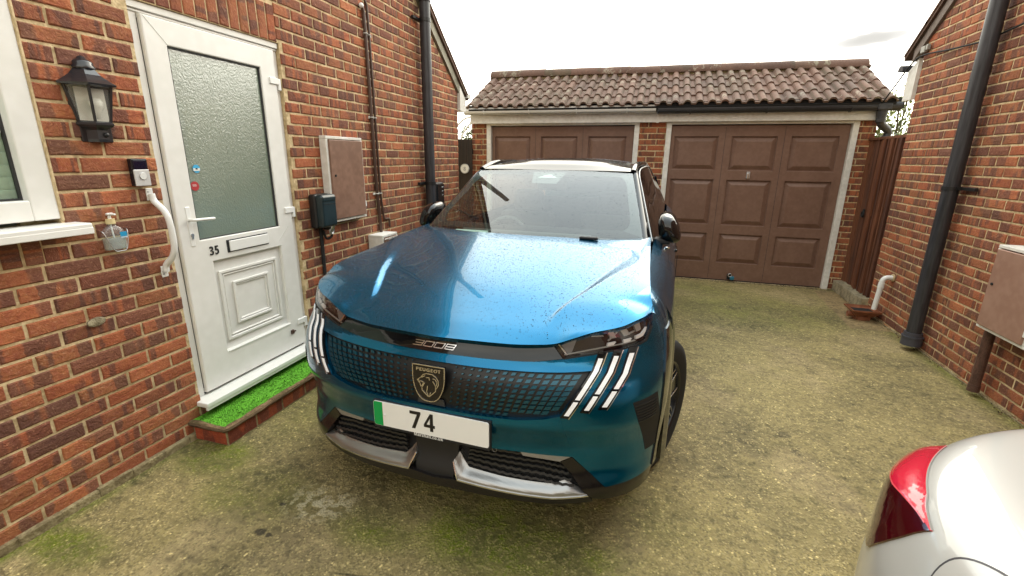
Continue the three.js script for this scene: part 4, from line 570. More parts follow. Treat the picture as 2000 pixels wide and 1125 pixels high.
{ // gate between the right house and the garage, running along the drive's edge
  const t = thing('wooden_gate', 'reddish brown vertical board gate between the garage and the right house', 'gate', [2.455, 0, -6.38]);
  let z = -0.470; const r = rng(88); for (let i = 0; i < 10; i++) { const w = 0.094, flat = i < 4; mesh('gate_board', boxUV(box(flat ? 0.020 : 0.024, 1.72 + 0.01 * r(), w - 0.004, (i % 2) * 0.012 - (flat ? 0.004 : 0.012), 1.005, z + w / 2, 0.003), 1, r(), r()), fenceWoods[Math.floor(r() * 3)], t); if (!flat) mesh('cover_strip', boxUV(box(0.026, 1.72, 0.022, -0.026, 1.005, z + w, 0.004), 1, r(), r()), fenceWoods[Math.floor(r() * 3)], t); z += w; }
  mesh('gate_rail', [box(0.05, 0.07, 0.94, 0.045, 0.4, 0), box(0.05, 0.07, 0.94, 0.045, 1.6, 0)], fenceWoods[0], t); mesh('cap_rail', boxUV(box(0.055, 0.03, 0.96, 0.0, 1.882, 0, 0.004)), fenceWoods[1], t);
  mesh('gate_latch', [new THREE.TorusGeometry(0.032, 0.008, 8, 18).rotateY(Math.PI / 2).translate(-0.03, 1.02, -0.20), box(0.012, 0.10, 0.04, -0.024, 1.03, -0.20, 0.003)], matBlack, t);
  const bl = rng(14); [[-6.72, 0.30, 'greyish concrete block at the foot of the wooden gate, nearest the garage'], [-6.40, 0.28, 'pale concrete block in the middle of the row under the wooden gate'], [-6.10, 0.26, 'concrete block under the wooden gate, next to the right house']].forEach(([z2, len, label]) => { const b = mesh(numbered('concrete_block'), boxUV(box(0.13, 0.125 + 0.03 * bl(), len, 0, 0.065, 0, 0.012)), concreteBlock, scene); b.position.set(2.415 + 0.02 * bl(), 0, z2); b.rotation.y = (bl() - 0.5) * 0.12; tag(b, label, 'block', 'concrete blocks under the wooden gate'); });
}
{ const t = thing('garage_lock', 'small blue and black hasp lock at the foot of the right garage door', 'lock', [1.128, 0.0, -6.86]); mesh('lock_body', box(0.055, 0.05, 0.04, 0.02, 0.055, 0.012, 0.012), std({ color: rgb(0.02, 0.16, 0.24), roughness: 0.4 }), t); mesh('lock_hasp', [box(0.05, 0.075, 0.02, -0.02, 0.07, -0.004, 0.006)], matBlack, t); mesh('lock_shackle', new THREE.TorusGeometry(0.022, 0.006, 8, 18).translate(-0.01, 0.095, 0.012), steel, t); }

{ // dead leaves and grit blown against the garage doors and the wooden gate
  const r = rng(404), N = 260, im = new THREE.InstancedMesh(leafGeo(0.022, 0.014), std({ color: 0xffffff, roughness: 0.9, side: THREE.DoubleSide }), N), m = new THREE.Matrix4(), c = new THREE.Color();
  for (let i = 0; i < N; i++) { const k = r(), x = k < 0.7 ? lerp(0.0, 2.4, r()) : 2.30 + 0.1 * r(), z = k < 0.7 ? -6.875 + 0.05 * Math.pow(r(), 2) : lerp(-6.8, -3.2, r()), s = 0.4 + 0.9 * r(); m.compose(V(k < 0.7 ? x : 2.395 - 0.03 * r(), 0.004 + 0.004 * r(), z), new THREE.Quaternion().setFromEuler(new THREE.Euler(-1.5 + (r() - 0.5), r() * 6.28, (r() - 0.5) * 0.8)), V(s, s, s)); im.setMatrixAt(i, m); const q = r(); im.setColorAt(i, c.setRGB(lerp(0.04, 0.20, q), lerp(0.022, 0.11, q), lerp(0.010, 0.035, q))); }
  im.name = 'leaf_litter'; im.userData.kind = 'stuff'; im.castShadow = im.receiveShadow = true; im.userData.label = 'small dead brown leaves along the foot of the garage doors and right wall'; im.userData.category = 'leaves'; scene.add(im);
}
// ---------------------------------------------------------------- the blue car; own axes: x = right in the picture, y = up, z = forward (nose near z = 0)
const car = thing('parked_car', 'teal blue car parked nose out beside the house, with number plate 74', 'car', [-0.7865, 0, -1.5], -0.04044);
const paint = phy({ color: rgb(0.0, 0.128, 0.262), metalness: 0.86, roughness: 0.23, clearcoat: 0.55, clearcoatRoughness: 0.015, ior: 1.4 });
const gloss = phy({ color: rgb(0.006, 0.006, 0.007), roughness: 0.05 });
const dark = std({ color: rgb(0.012, 0.012, 0.013), roughness: 0.55 });
const satin = std({ color: rgb(0.36, 0.355, 0.35), metalness: 0.88, roughness: 0.40 });
const drl = phy({ color: rgb(0.86, 0.86, 0.87), roughness: 0.2, clearcoat: 1, emissive: rgb(0.2, 0.2, 0.2), emissiveIntensity: 1 });
const Z0 = monotone([[0.18, -0.10], [0.22, -0.055], [0.26, -0.03], [0.33, -0.022], [0.42, -0.050], [0.50, -0.056], [0.58, -0.038], [0.635, -0.021], [0.66, -0.021], [0.72, -0.022], [0.78, -0.035], [0.83, -0.060], [0.87, -0.088], [0.93, -0.100], [1.0, -0.10], [1.1, -0.10]]);
const WW = monotone([[0.18, 0.83], [0.22, 0.86], [0.26, 0.878], [0.33, 0.885], [0.45, 0.895], [0.60, 0.902], [0.75, 0.905], [0.85, 0.90], [0.93, 0.885], [1.0, 0.860], [1.04, 0.830], [1.065, 0.804], [1.082, 0.783]]);
const SN = 2.5, SD = 0.52;
function S(t, y, off = 0) {                           // the nose: t in -pi/2..pi/2 round the front, y height, off outwards
  const at = (tt, yy) => { const s = Math.sign(tt), a = Math.min(Math.abs(tt), Math.PI / 2), w = WW(yy); return [s * w * Math.pow(Math.sin(a), 2 / SN), yy, Z0(yy) - SD + SD * Math.pow(Math.max(Math.cos(a), 0), 2 / SN)]; };
  const p = at(t, y); if (!off) return p;
  const e = 0.004, lim = Math.PI / 2 - e - 0.002, tc = clamp(Math.abs(t), 0.03, lim) * (t < 0 ? -1 : 1), a = at(tc - e, y), b = at(tc + e, y), c = at(tc, y - e), d = at(tc, y + e);
  const n = V(b[0] - a[0], b[1] - a[1], b[2] - a[2]).cross(V(d[0] - c[0], d[1] - c[1], d[2] - c[2])).normalize();
  if (Math.abs(t) < 0.03) n.x *= Math.abs(t) / 0.03;
  return [p[0] + n.x * off, p[1] + n.y * off, p[2] + n.z * off];
}
const tOf = (x, y) => { const u = clamp(Math.abs(x) / WW(y)); return Math.sign(x) * Math.asin(Math.pow(u, SN / 2)); };
function resample(P, per) { const o = []; for (let i = 0; i + 1 < P.length; i++) for (let k = 0; k < per; k++) o.push([lerp(P[i][0], P[i + 1][0], k / per), lerp(P[i][1], P[i + 1][1], k / per)]); o.push(P[P.length - 1]); return o; }
// a shell lying off the nose between two boundary lines A and B (equally many points [x, y]); its rim runs back by "deep"
function shell(A, B, { per = 6, across = 8, off = 0, deep = 0.02, flip = 1, offFn } = {}) {
  const a = resample(A, per), b = resample(B, per), n = a.length - 1, m = across, rows = [];
  for (let j = -1; j <= m + 1; j++) { const row = []; for (let i = -1; i <= n + 1; i++) { const ii = clamp(i, 0, n), jj = clamp(j, 0, m), f = jj / m, rim = i !== ii || j !== jj; const ta = tOf(a[ii][0] * flip, a[ii][1]), tb = tOf(b[ii][0] * flip, b[ii][1]), t = lerp(ta, tb, f), y = lerp(a[ii][1], b[ii][1], f); row.push(S(t, y, off + (offFn ? offFn(f, ii / n) : 0) - (rim ? deep : 0))); } rows.push(row); }
  const g = grid((u, v) => rows[Math.round(v * (m + 2))][Math.round(u * (n + 2))], n + 2, m + 2);
  return toCreasedNormals(g, 0.6);
}
const both = (A, B, o) => [1, -1].map((flip) => shell(A, B, { ...o, flip }));
const wide = (P) => [...P.slice(1).reverse().map(([x, y]) => [-x, y]), ...P];   // a line given from the middle outwards, made whole

// ---- bonnet
const yc = monotone([[-1.6, 1.185], [-1.42, 1.176], [-1.2, 1.156], [-0.9, 1.113], [-0.6, 1.062], [-0.40, 1.020], [-0.30, 0.995], [-0.20, 0.968], [-0.137, 0.945], [-0.085, 0.925], [0, 0.9]]);
const zFront = monotone([[0, -0.085], [0.3, -0.108], [0.433, -0.137], [0.5, -0.158], [0.608, -0.206], [0.707, -0.266], [0.78, -0.352], [0.813, -0.428]]);
const yFront = monotone([[0, 0.927], [0.3, 0.930], [0.433, 0.935], [0.470, 0.939], [0.54, 0.961], [0.608, 0.983], [0.707, 0.999], [0.76, 1.014], [0.813, 1.024]]);
const EDGE = [[-1.41, 0.742, 1.150], [-0.9, 0.768, 1.115], [-0.61, 0.787, 1.088], [-0.50, 0.797, 1.066], [-0.428, 0.813, 1.024], [-0.352, 0.78, 1.015], [-0.266, 0.707, 0.999], [-0.206, 0.608, 0.985], [-0.158, 0.5, 0.950], [-0.137, 0.433, 0.935], [-0.108, 0.3, 0.930], [-0.085, 0, 0.927]];
const xEdge = monotone(EDGE.map((e) => [e[0], e[1]])), yEdge = monotone(EDGE.map((e) => [e[0], e[2]]));
const creaseX = (z) => 0.40 + 0.30 * smooth(-0.15, -1.45, z) + 0.06 * smooth(-0.2, -0.6, z);
function bonnetY(x, z) {
  const ax = Math.abs(x), xe = xEdge(z), cx = creaseX(z), ye = yEdge(z), base = yc(z + (zFront(Math.min(ax, 0.80)) + 0.085) * 0.58 * smooth(0.30, 0.62, ax) * smooth(-1.0, -0.3, z));
  let y = base - 0.006 * (ax / 0.7) ** 2 + 0.010 * Math.exp(-(((ax) / 0.34) ** 4)) * smooth(-0.2, -0.5, z);
  const rise = smooth(cx - 0.006 - 0.06 * smooth(-0.35, -1.2, z), cx + 0.022 + 0.09 * smooth(-0.4, -1.2, z), ax) * 0.014 * smooth(-0.20, -0.42, z); y += rise;
  const k = xe > cx + 0.06 ? clamp((ax - cx) / (xe - cx)) : 0; return lerp(y, ye, Math.pow(k, 4.5) * smooth(cx + 0.06, cx + 0.16, xe));
}
{
  const NU = 180, NV = 130, fn = (u, v) => {
    const s = 2 * u - 1, xf = 0.813 * s, xr = 0.742 * s, ff = Math.pow(v, 1.0), ax = Math.abs(s), zr = -1.215 - 0.195 * Math.pow(ax, 2.2), zf = zFront(Math.abs(xf));
    let z = lerp(zf, zr, ff), x = ax > 0.9 ? lerp(lerp(xf, xr, ff), s * xEdge(clamp(z, -1.41, -0.428)), smooth(0.9, 1, ax)) : lerp(xf, xr, ff);
    let y = bonnetY(x, z); const d0 = yFront(Math.abs(xf)) - bonnetY(xf, zf); y += d0 * Math.exp(-ff * (zf - zr) / lerp(0.085, 0.045, smooth(0.3, 0.6, Math.abs(xf))));
    return [x, y + 0.002, z];
  };
  const g = grid((u, v) => { const a = clamp((u * (NU + 2) - 1) / NU), b = clamp((v * (NV + 2) - 1) / NV), p = fn(a, b); if (u === 0 || u === 1 || v === 0 || v === 1) { p[1] -= 0.020; if (v === 0) p[2] -= 0.012; if (u === 0) p[0] += 0.006; if (u === 1) p[0] -= 0.006; } return p; }, NU + 2, NV + 2);
  mesh('bonnet', toCreasedNormals(g, 0.75), paint, car);
  car.userData.bonnet = fn;
}
delete car.userData.bonnet;
// ---- nose: black core, painted shells
const body = part('bumper', car);
mesh('grille_backing', shell(wide([[0, 0.94], [0.46, 0.94], [0.80, 1.02], [0.875, 1.04]]), wide([[0, 0.28], [0.40, 0.28], [0.80, 0.28], [0.886, 0.28]]), { per: 10, across: 40, off: -0.055, deep: 0.0 }), matBlack, body);
mesh('nose_strip', shell(wide([[0, 0.862], [0.20, 0.864], [0.404, 0.870], [0.508, 0.884], [0.640, 0.904]]), wide([[0, 0.834], [0.20, 0.835], [0.404, 0.838], [0.52, 0.841], [0.618, 0.846]]), { per: 10, across: 6, off: 0.0, deep: 0.02 }), paint, body);
const lowLine = (f) => 0.004 * smooth(0.0, 0.16, f) * smooth(0.9, 0.2, f);
mesh('bumper_panel', shell(wide([[0, 0.652], [0.18, 0.650], [0.36, 0.652], [0.46, 0.664], [0.522, 0.680]]), wide([[0, 0.488], [0.18, 0.489], [0.36, 0.491], [0.46, 0.487], [0.568, 0.481]]), { per: 10, across: 16, off: 0, deep: 0.025, offFn: lowLine }), paint, body);
{
  const inner = [[0.70, 0.348], [0.635, 0.412], [0.567, 0.482], [0.545, 0.55], [0.530, 0.62], [0.521, 0.680], [0.560, 0.742], [0.619, 0.848], [0.640, 0.906], [0.770, 0.921], [0.803, 0.933], [0.816, 0.980], [0.8138, 1.022]];
  const yo = [0.352, 0.42, 0.49, 0.56, 0.625, 0.69, 0.75, 0.84, 0.865, 0.88, 0.90, 0.915, 0.93], outer = yo.map((y) => [0.97, y]);
  for (const flip of [1, -1]) mesh('corner_panel', shell(inner, outer, { per: 6, across: 30, off: 0, deep: 0.022, flip }), paint, body);
}
// gloss black band with the model number
const band = mesh('black_band', shell(wide([[0, 0.926], [0.20, 0.926], [0.36, 0.929], [0.433, 0.932], [0.466, 0.935]]), wide([[0, 0.862], [0.20, 0.864], [0.36, 0.868], [0.404, 0.871], [0.508, 0.886]]), { per: 10, across: 8, off: 0.004, deep: 0.01, offFn: (f) => -0.020 * (1 - f) }), gloss, car);
function stroke(pts, w, h, place) {                  // a raised line of width w along pts; place(x, y, out) sets it on its surface
  const geos = []; for (let i = 0; i + 1 < pts.length; i++) { const [x0, y0] = pts[i], [x1, y1] = pts[i + 1], L = Math.hypot(x1 - x0, y1 - y0) || 1e-6, nx = -(y1 - y0) / L * w / 2, ny = (x1 - x0) / L * w / 2, ex = (x1 - x0) / L * w * 0.45, ey = (y1 - y0) / L * w * 0.45;
    const q = [[x0 - ex + nx, y0 - ey + ny], [x0 - ex - nx, y0 - ey - ny], [x1 + ex - nx, y1 + ey - ny], [x1 + ex + nx, y1 + ey + ny]], T = q.map(([x, y]) => place(x, y, h)), B = q.map(([x, y]) => place(x, y, -0.001)), pos = [], tri = (a, b, c) => pos.push(...a, ...b, ...c);
    tri(T[0], T[1], T[2]); tri(T[0], T[2], T[3]); for (let k = 0; k < 4; k++) { const l = (k + 1) % 4; tri(B[k], B[l], T[l]); tri(B[k], T[l], T[k]); }
    const g = new THREE.BufferGeometry(); g.setAttribute('position', new THREE.Float32BufferAttribute(pos, 3)); g.computeVertexNormals(); geos.push(g); }
  return geos;
}
{
  const onBand = (x, y, h) => S(tOf(x, y), y, 0.0045 - 0.020 * clamp((y - 0.863) / 0.063) + h + 0.001), W = 0.038, H = 0.0185, y0 = 0.8800, glyph = { 3: [[[0, 1], [1, 1], [1, 0], [0, 0]], [[0.15, 0.5], [1, 0.5]]], 0: [[[0.1, 1], [1, 1], [1, 0], [0, 0], [0, 1], [0.1, 1]]], 8: [[[0, 1], [1, 1], [1, 0], [0, 0], [0, 1]], [[0, 0.5], [1, 0.5]]] };
  let k = 0; for (const ch of '3008') { const x0 = -0.100 + k++ * 0.0475, g = []; for (const line of glyph[ch]) g.push(...stroke(line.map(([u, v]) => [x0 + u * W + (v - 0.5) * 0.010, y0 + v * H]), 0.0030, 0.002, onBand)); mesh('model_numeral', g, chrome, band); }
}
// ---- grille: painted lozenges that shrink towards the middle
{
  const grille = mesh('grille', shell(wide([[0, 0.836], [0.20, 0.836], [0.404, 0.839], [0.52, 0.842], [0.614, 0.846]]), wide([[0, 0.650], [0.18, 0.648], [0.36, 0.650], [0.46, 0.662], [0.520, 0.678]]), { per: 10, across: 16, off: -0.022, deep: 0.004 }), phy({ color: rgb(0.004, 0.004, 0.005), roughness: 0.4 }), car);
  const chipPaint = phy({ color: rgb(0.003, 0.075, 0.12), metalness: 0.6, roughness: 0.4, clearcoat: 0.5, clearcoatRoughness: 0.1 });
  for (const flip of [1, -1]) for (let i = 0; i < 16; i++) for (let j = 0; j < 9; j++) {
    const f = i / 15, y = 0.663 + j * 0.0204 + 0.002 * f, x = 0.092 + i * 0.0312 + 0.55 * (y - 0.75) * (0.15 + 0.85 * f), w = lerp(0.006, 0.0272, Math.pow(f, 0.85)), h = lerp(0.003, 0.0172, Math.pow(f, 0.8)), lim = 0.521 + (y - 0.672) * 0.56, low = interp([[0, 0.655], [0.36, 0.655], [0.46, 0.668], [0.52, 0.684]], x);
    if (x + w / 2 > lim - 0.012 || y - h / 2 < low + 0.003 || x < 0.085) continue;
    const sk = 0.55 * h / 2, tilt = 0.10 * w, A = [[x - w / 2 - sk, y - h / 2 - tilt / 2], [x + w / 2 - sk, y - h / 2 + tilt / 2]], B = [[x - w / 2 + sk, y + h / 2 - tilt / 2], [x + w / 2 + sk, y + h / 2 + tilt / 2]];
    mesh('grille_lozenge', shell(A, B, { per: 1, across: 1, off: -0.013, deep: 0.008, flip }), chipPaint, grille);
  }
}
// ---- claws: three lit bars each side in black channels with a thin bright edge
{
  const lines = [[[0.648, 0.909], [0.632, 0.845], [0.537, 0.674]], [[0.703, 0.914], [0.683, 0.838], [0.607, 0.696]], [[0.756, 0.918], [0.736, 0.830], [0.669, 0.706]]], gap = [0.745, 0.765, 0.778];
  for (const flip of [1, -1]) lines.forEach((L, i) => {
    const c = part('claw_light', car), off = (P, d) => P.map(([x, y]) => [x + d, y - d * 0.12]), at = (y) => interp([...L].reverse().map(([x, yy]) => [yy, x]), y);
    mesh('claw_bezel', shell(off(L, -0.0155), off(L, 0.0155), { per: 10, across: 3, off: 0.003, deep: 0.012, flip }), gloss, c);
    mesh('claw_trim', shell(off(L, 0.0140), off(L, 0.0168), { per: 10, across: 1, off: 0.0055, deep: 0.006, flip }), chrome, c);
    const seg = (ya, yb) => { const P = [ya]; if (ya > L[1][1] && yb < L[1][1]) P.push(L[1][1]); P.push(yb); return P.map((y) => [at(y), y]); };
    for (const [ya, yb] of [[L[0][1] - 0.022, gap[i] + 0.004], [gap[i] - 0.004, L[2][1] + 0.012]]) { const P = seg(ya, yb); mesh('light_bar', shell(off(P, -0.0082), off(P, 0.0082), { per: 8, across: 2, off: 0.0050, deep: 0.006, flip }), drl, c); }
  });
}
// ---- headlights
for (const flip of [1, -1]) {
  const up = [[0.468, 0.934], [0.545, 0.962], [0.608, 0.982], [0.660, 0.992], [0.707, 0.998], [0.765, 1.010], [0.812, 1.021]], lo = [[0.510, 0.888], [0.570, 0.899], [0.640, 0.909], [0.705, 0.916], [0.770, 0.924], [0.800, 0.935], [0.815, 0.982]];
  const h = part('headlight', car), mix = (f) => up.map((p, i) => [lerp(lo[i][0], p[0], f), lerp(lo[i][1], p[1], f)]);
  const amber = phy({ color: rgb(0.035, 0.020, 0.015), roughness: 0.22 }), pale = phy({ color: rgb(0.34, 0.33, 0.31), roughness: 0.28, metalness: 0.2 });
  mesh('lamp_bowl', shell(mix(1), mix(0), { per: 8, across: 8, off: -0.026, deep: 0.0, flip }), amber, h);
  const seg = (P, a, b) => { const o = []; for (let k = 0; k <= 6; k++) { const f = lerp(a, b, k / 6) * (P.length - 1), i = Math.min(P.length - 2, Math.floor(f)); o.push([lerp(P[i][0], P[i + 1][0], f - i), lerp(P[i][1], P[i + 1][1], f - i)]); } return o; };
  for (const [a, b] of [[0.50, 0.565], [0.645, 0.715], [0.80, 0.865]]) mesh('lamp_module', shell(seg(mix(0.98), a, b), seg(mix(0.52), a - 0.01, b - 0.012), { per: 1, across: 3, off: -0.014, deep: 0.01, flip }), pale, h);
  for (const [a, b] of [[0.44, 0.52], [0.60, 0.68], [0.74, 0.93]]) mesh('lamp_blade', shell(seg(mix(0.34), a, b), seg(mix(0.20), a - 0.02, b - 0.04), { per: 1, across: 2, off: -0.009, deep: 0.01, flip }), phy({ color: rgb(0.82, 0.80, 0.80), roughness: 0.2 }), h);
  mesh('light_guide', shell(seg(mix(0.20), 0.03, 0.70), seg(mix(0.155), 0.03, 0.70), { per: 2, across: 1, off: -0.008, deep: 0.006, flip }), pale, h);
  mesh('light_guide', shell([[0.486, 0.938], [0.520, 0.898]], [[0.491, 0.940], [0.526, 0.900]], { per: 6, across: 1, off: -0.007, deep: 0.006, flip }), chrome, h);
  mesh('inner_wedge', shell([[0.494, 0.940], [0.556, 0.962]], [[0.527, 0.900], [0.540, 0.908]], { per: 4, across: 4, off: -0.012, deep: 0.008, flip }), std({ color: rgb(0.16, 0.155, 0.16), roughness: 0.35 }), h);
  for (const [a, b, c, d] of [[0.32, 0.44, 0.85, 0.75], [0.46, 0.60, 0.45, 0.80], [0.66, 0.78, 0.55, 0.60]]) mesh('lamp_rib', shell([seg(mix(c), a, b)[0], seg(mix(d), a, b)[6]], [seg(mix(c - 0.05), a, b)[0], seg(mix(d - 0.05), a, b)[6]], { per: 4, across: 1, off: -0.016, deep: 0.008, flip }), pale, h);
  mesh('lamp_cover', shell(mix(1), mix(0), { per: 8, across: 8, off: 0.0, deep: 0.004, flip }), phy({ color: rgb(0.90, 0.88, 0.87), transmission: 1, thickness: 0, roughness: 0.0, ior: 1.6 }), h);
  mesh('lamp_gasket', shell(lo.map(([x, y]) => [x, y]), lo.map(([x, y]) => [x + 0.002, y - 0.005]), { per: 8, across: 1, off: 0.002, deep: 0.01, flip }), matBlack, h);
}
// ---- emblem
{
  const em = part('emblem', car), O = (x, y, h) => [x, 0.7535 + y, -0.0165 - (0.7535 + y - 0.68) * 0.045 + h];
  const out = []; { const w = 0.070, top = 0.0755, P = [[-w, top], [w, top]]; for (let i = 0; i <= 14; i++) { const f = i / 14; P.push([w * Math.pow(Math.cos(f * Math.PI / 2), 0.75) * (1 - 0.04 * f), top * 0.35 - (top * 0.35 + 0.0755) * Math.pow(Math.sin(f * Math.PI / 2), 1.15)]); } for (let i = 13; i >= 0; i--) out.unshift([-P[2 + i][0], P[2 + i][1]]); out.splice(0, out.length, ...P, ...P.slice(2, -1).reverse().map(([x, y]) => [-x, y]), [-w, top]); }
  const sh = new THREE.Shape(out.map((p) => new THREE.Vector2(...p))), g = new THREE.ExtrudeGeometry(sh, { depth: 0.008, bevelEnabled: true, bevelSize: 0.0015, bevelThickness: 0.0015, bevelSegments: 1, curveSegments: 4 });
  const p = g.attributes.position; for (let i = 0; i < p.count; i++) p.setXYZ(i, ...O(p.getX(i), p.getY(i), p.getZ(i) - 0.010)); g.computeVertexNormals();
  const plate = mesh('emblem_plate', g, phy({ color: rgb(0.012, 0.009, 0.008), roughness: 0.2 }), em), gold = std({ color: rgb(0.74, 0.68, 0.60), metalness: 0.9, roughness: 0.25 });
  mesh('emblem_rim', stroke(out, 0.0034, 0.0025, O), gold, em);
  // the animal's head as raised lines, read off a grid of 313 x 348 with its origin at the badge's upper left corner
  const Q = (x, y) => { const X = x - 232, Y = y - 172, d = 313 * 328 - 41 * 17, u = (X * 328 - Y * 17) / d, v = (Y * 313 - X * 41) / d; return [(u - 0.5) * 0.140, 0.0755 - v * 0.151]; };
  const head = [[[300, 322], [285, 318], [318, 298], [340, 272], [375, 262], [430, 272], [470, 298], [492, 332], [496, 365], [478, 400]], [[440, 335], [468, 378], [470, 425], [412, 476]], [[285, 318], [300, 338], [318, 330], [346, 342], [345, 360], [324, 382], [312, 352], [300, 338]], [[358, 350], [334, 390], [336, 416], [395, 472]], [[389, 380], [382, 430], [405, 476]], [[414, 468], [420, 440]], [[375, 300], [402, 300], [406, 322]], [[328, 297], [356, 284]], [[440, 310], [462, 318], [480, 345], [478, 372]]];
  mesh('emblem_lion', head.flatMap((L) => stroke(L.map(([x, y]) => Q(x, y)), 0.0030, 0.0022, O)), gold, em);
  const tx = text('PEUGEOT', 0.0135, 0.002).scale(1.32, 1, 1).translate(0, 0.0575, 0), tp = tx.attributes.position; for (let i = 0; i < tp.count; i++) tp.setXYZ(i, ...O(tp.getX(i), tp.getY(i), tp.getZ(i))); mesh('emblem_lettering', tx, gold, em);
  mesh('radar_cover', shell(wide([[0, 0.682], [0.055, 0.682]]), wide([[0, 0.655], [0.062, 0.655]]), { per: 4, across: 3, off: -0.012, deep: 0.006 }), phy({ color: rgb(0.04, 0.04, 0.042), roughness: 0.3 }), body);
}
// ---- number plate
{
  const t = part('number_plate', car), O = [0, 0.581, -0.013];
  const g = new THREE.Shape(); const w = 0.26, h = 0.0555, r = 0.012; g.moveTo(-w + r, -h); g.lineTo(w - r, -h); g.quadraticCurveTo(w, -h, w, -h + r); g.lineTo(w, h - r); g.quadraticCurveTo(w, h, w - r, h); g.lineTo(-w + r, h); g.quadraticCurveTo(-w, h, -w, h - r); g.lineTo(-w, -h + r); g.quadraticCurveTo(-w, -h, -w + r, -h);
  mesh('plate_face', new THREE.ExtrudeGeometry(g, { depth: 0.004, bevelEnabled: false }).translate(...O), phy({ color: rgb(0.86, 0.86, 0.85), roughness: 0.25 }), t);
  const band = new THREE.Shape(); band.moveTo(-w + 0.001 + r, -h + 0.001); band.lineTo(-w + 0.044, -h + 0.001); band.lineTo(-w + 0.044, h - 0.001); band.lineTo(-w + 0.001 + r, h - 0.001); band.quadraticCurveTo(-w + 0.001, h - 0.001, -w + 0.001, h - r); band.lineTo(-w + 0.001, -h + r); band.quadraticCurveTo(-w + 0.001, -h + 0.001, -w + 0.001 + r, -h + 0.001);
  mesh('green_band', new THREE.ExtrudeGeometry(band, { depth: 0.001, bevelEnabled: false }).translate(O[0], O[1], O[2] + 0.0035), phy({ color: rgb(0.0, 0.33, 0.075), roughness: 0.25 }), t);
  const blk = std({ color: rgb(0.010, 0.008, 0.008), roughness: 0.5 }), dig = (s, x) => { const q = text(s, 0.098, 0.0012); q.computeBoundingBox(); const b = q.boundingBox; return q.scale(0.050 / (b.max.x - b.min.x), 0.079 / (b.max.y - b.min.y), 1).translate(x, O[1] + 0.004, O[2] + 0.0038); };
  mesh('plate_numeral', dig('7', -0.062), blk, t); mesh('plate_numeral', dig('4', 0.002), blk, t);
  mesh('plate_holder', [box(0.526, 0.014, 0.014, 0, 0.519, -0.017, 0.003), box(0.53, 0.12, 0.016, 0, 0.578, -0.0225, 0.003)], matBlack, t);
  mesh('holder_lettering', text('Marshall.co.uk', 0.0135, 0.0008).translate(-0.005, 0.5195, -0.0102), std({ color: rgb(0.75, 0.75, 0.75), roughness: 0.5 }), t);
  mesh('plate_screw', cyl(0.006, 0.006, 0.003).rotateX(Math.PI / 2).translate(-w + 0.052, O[1] - 0.004, O[2] + 0.005), whitePlastic, t);
}
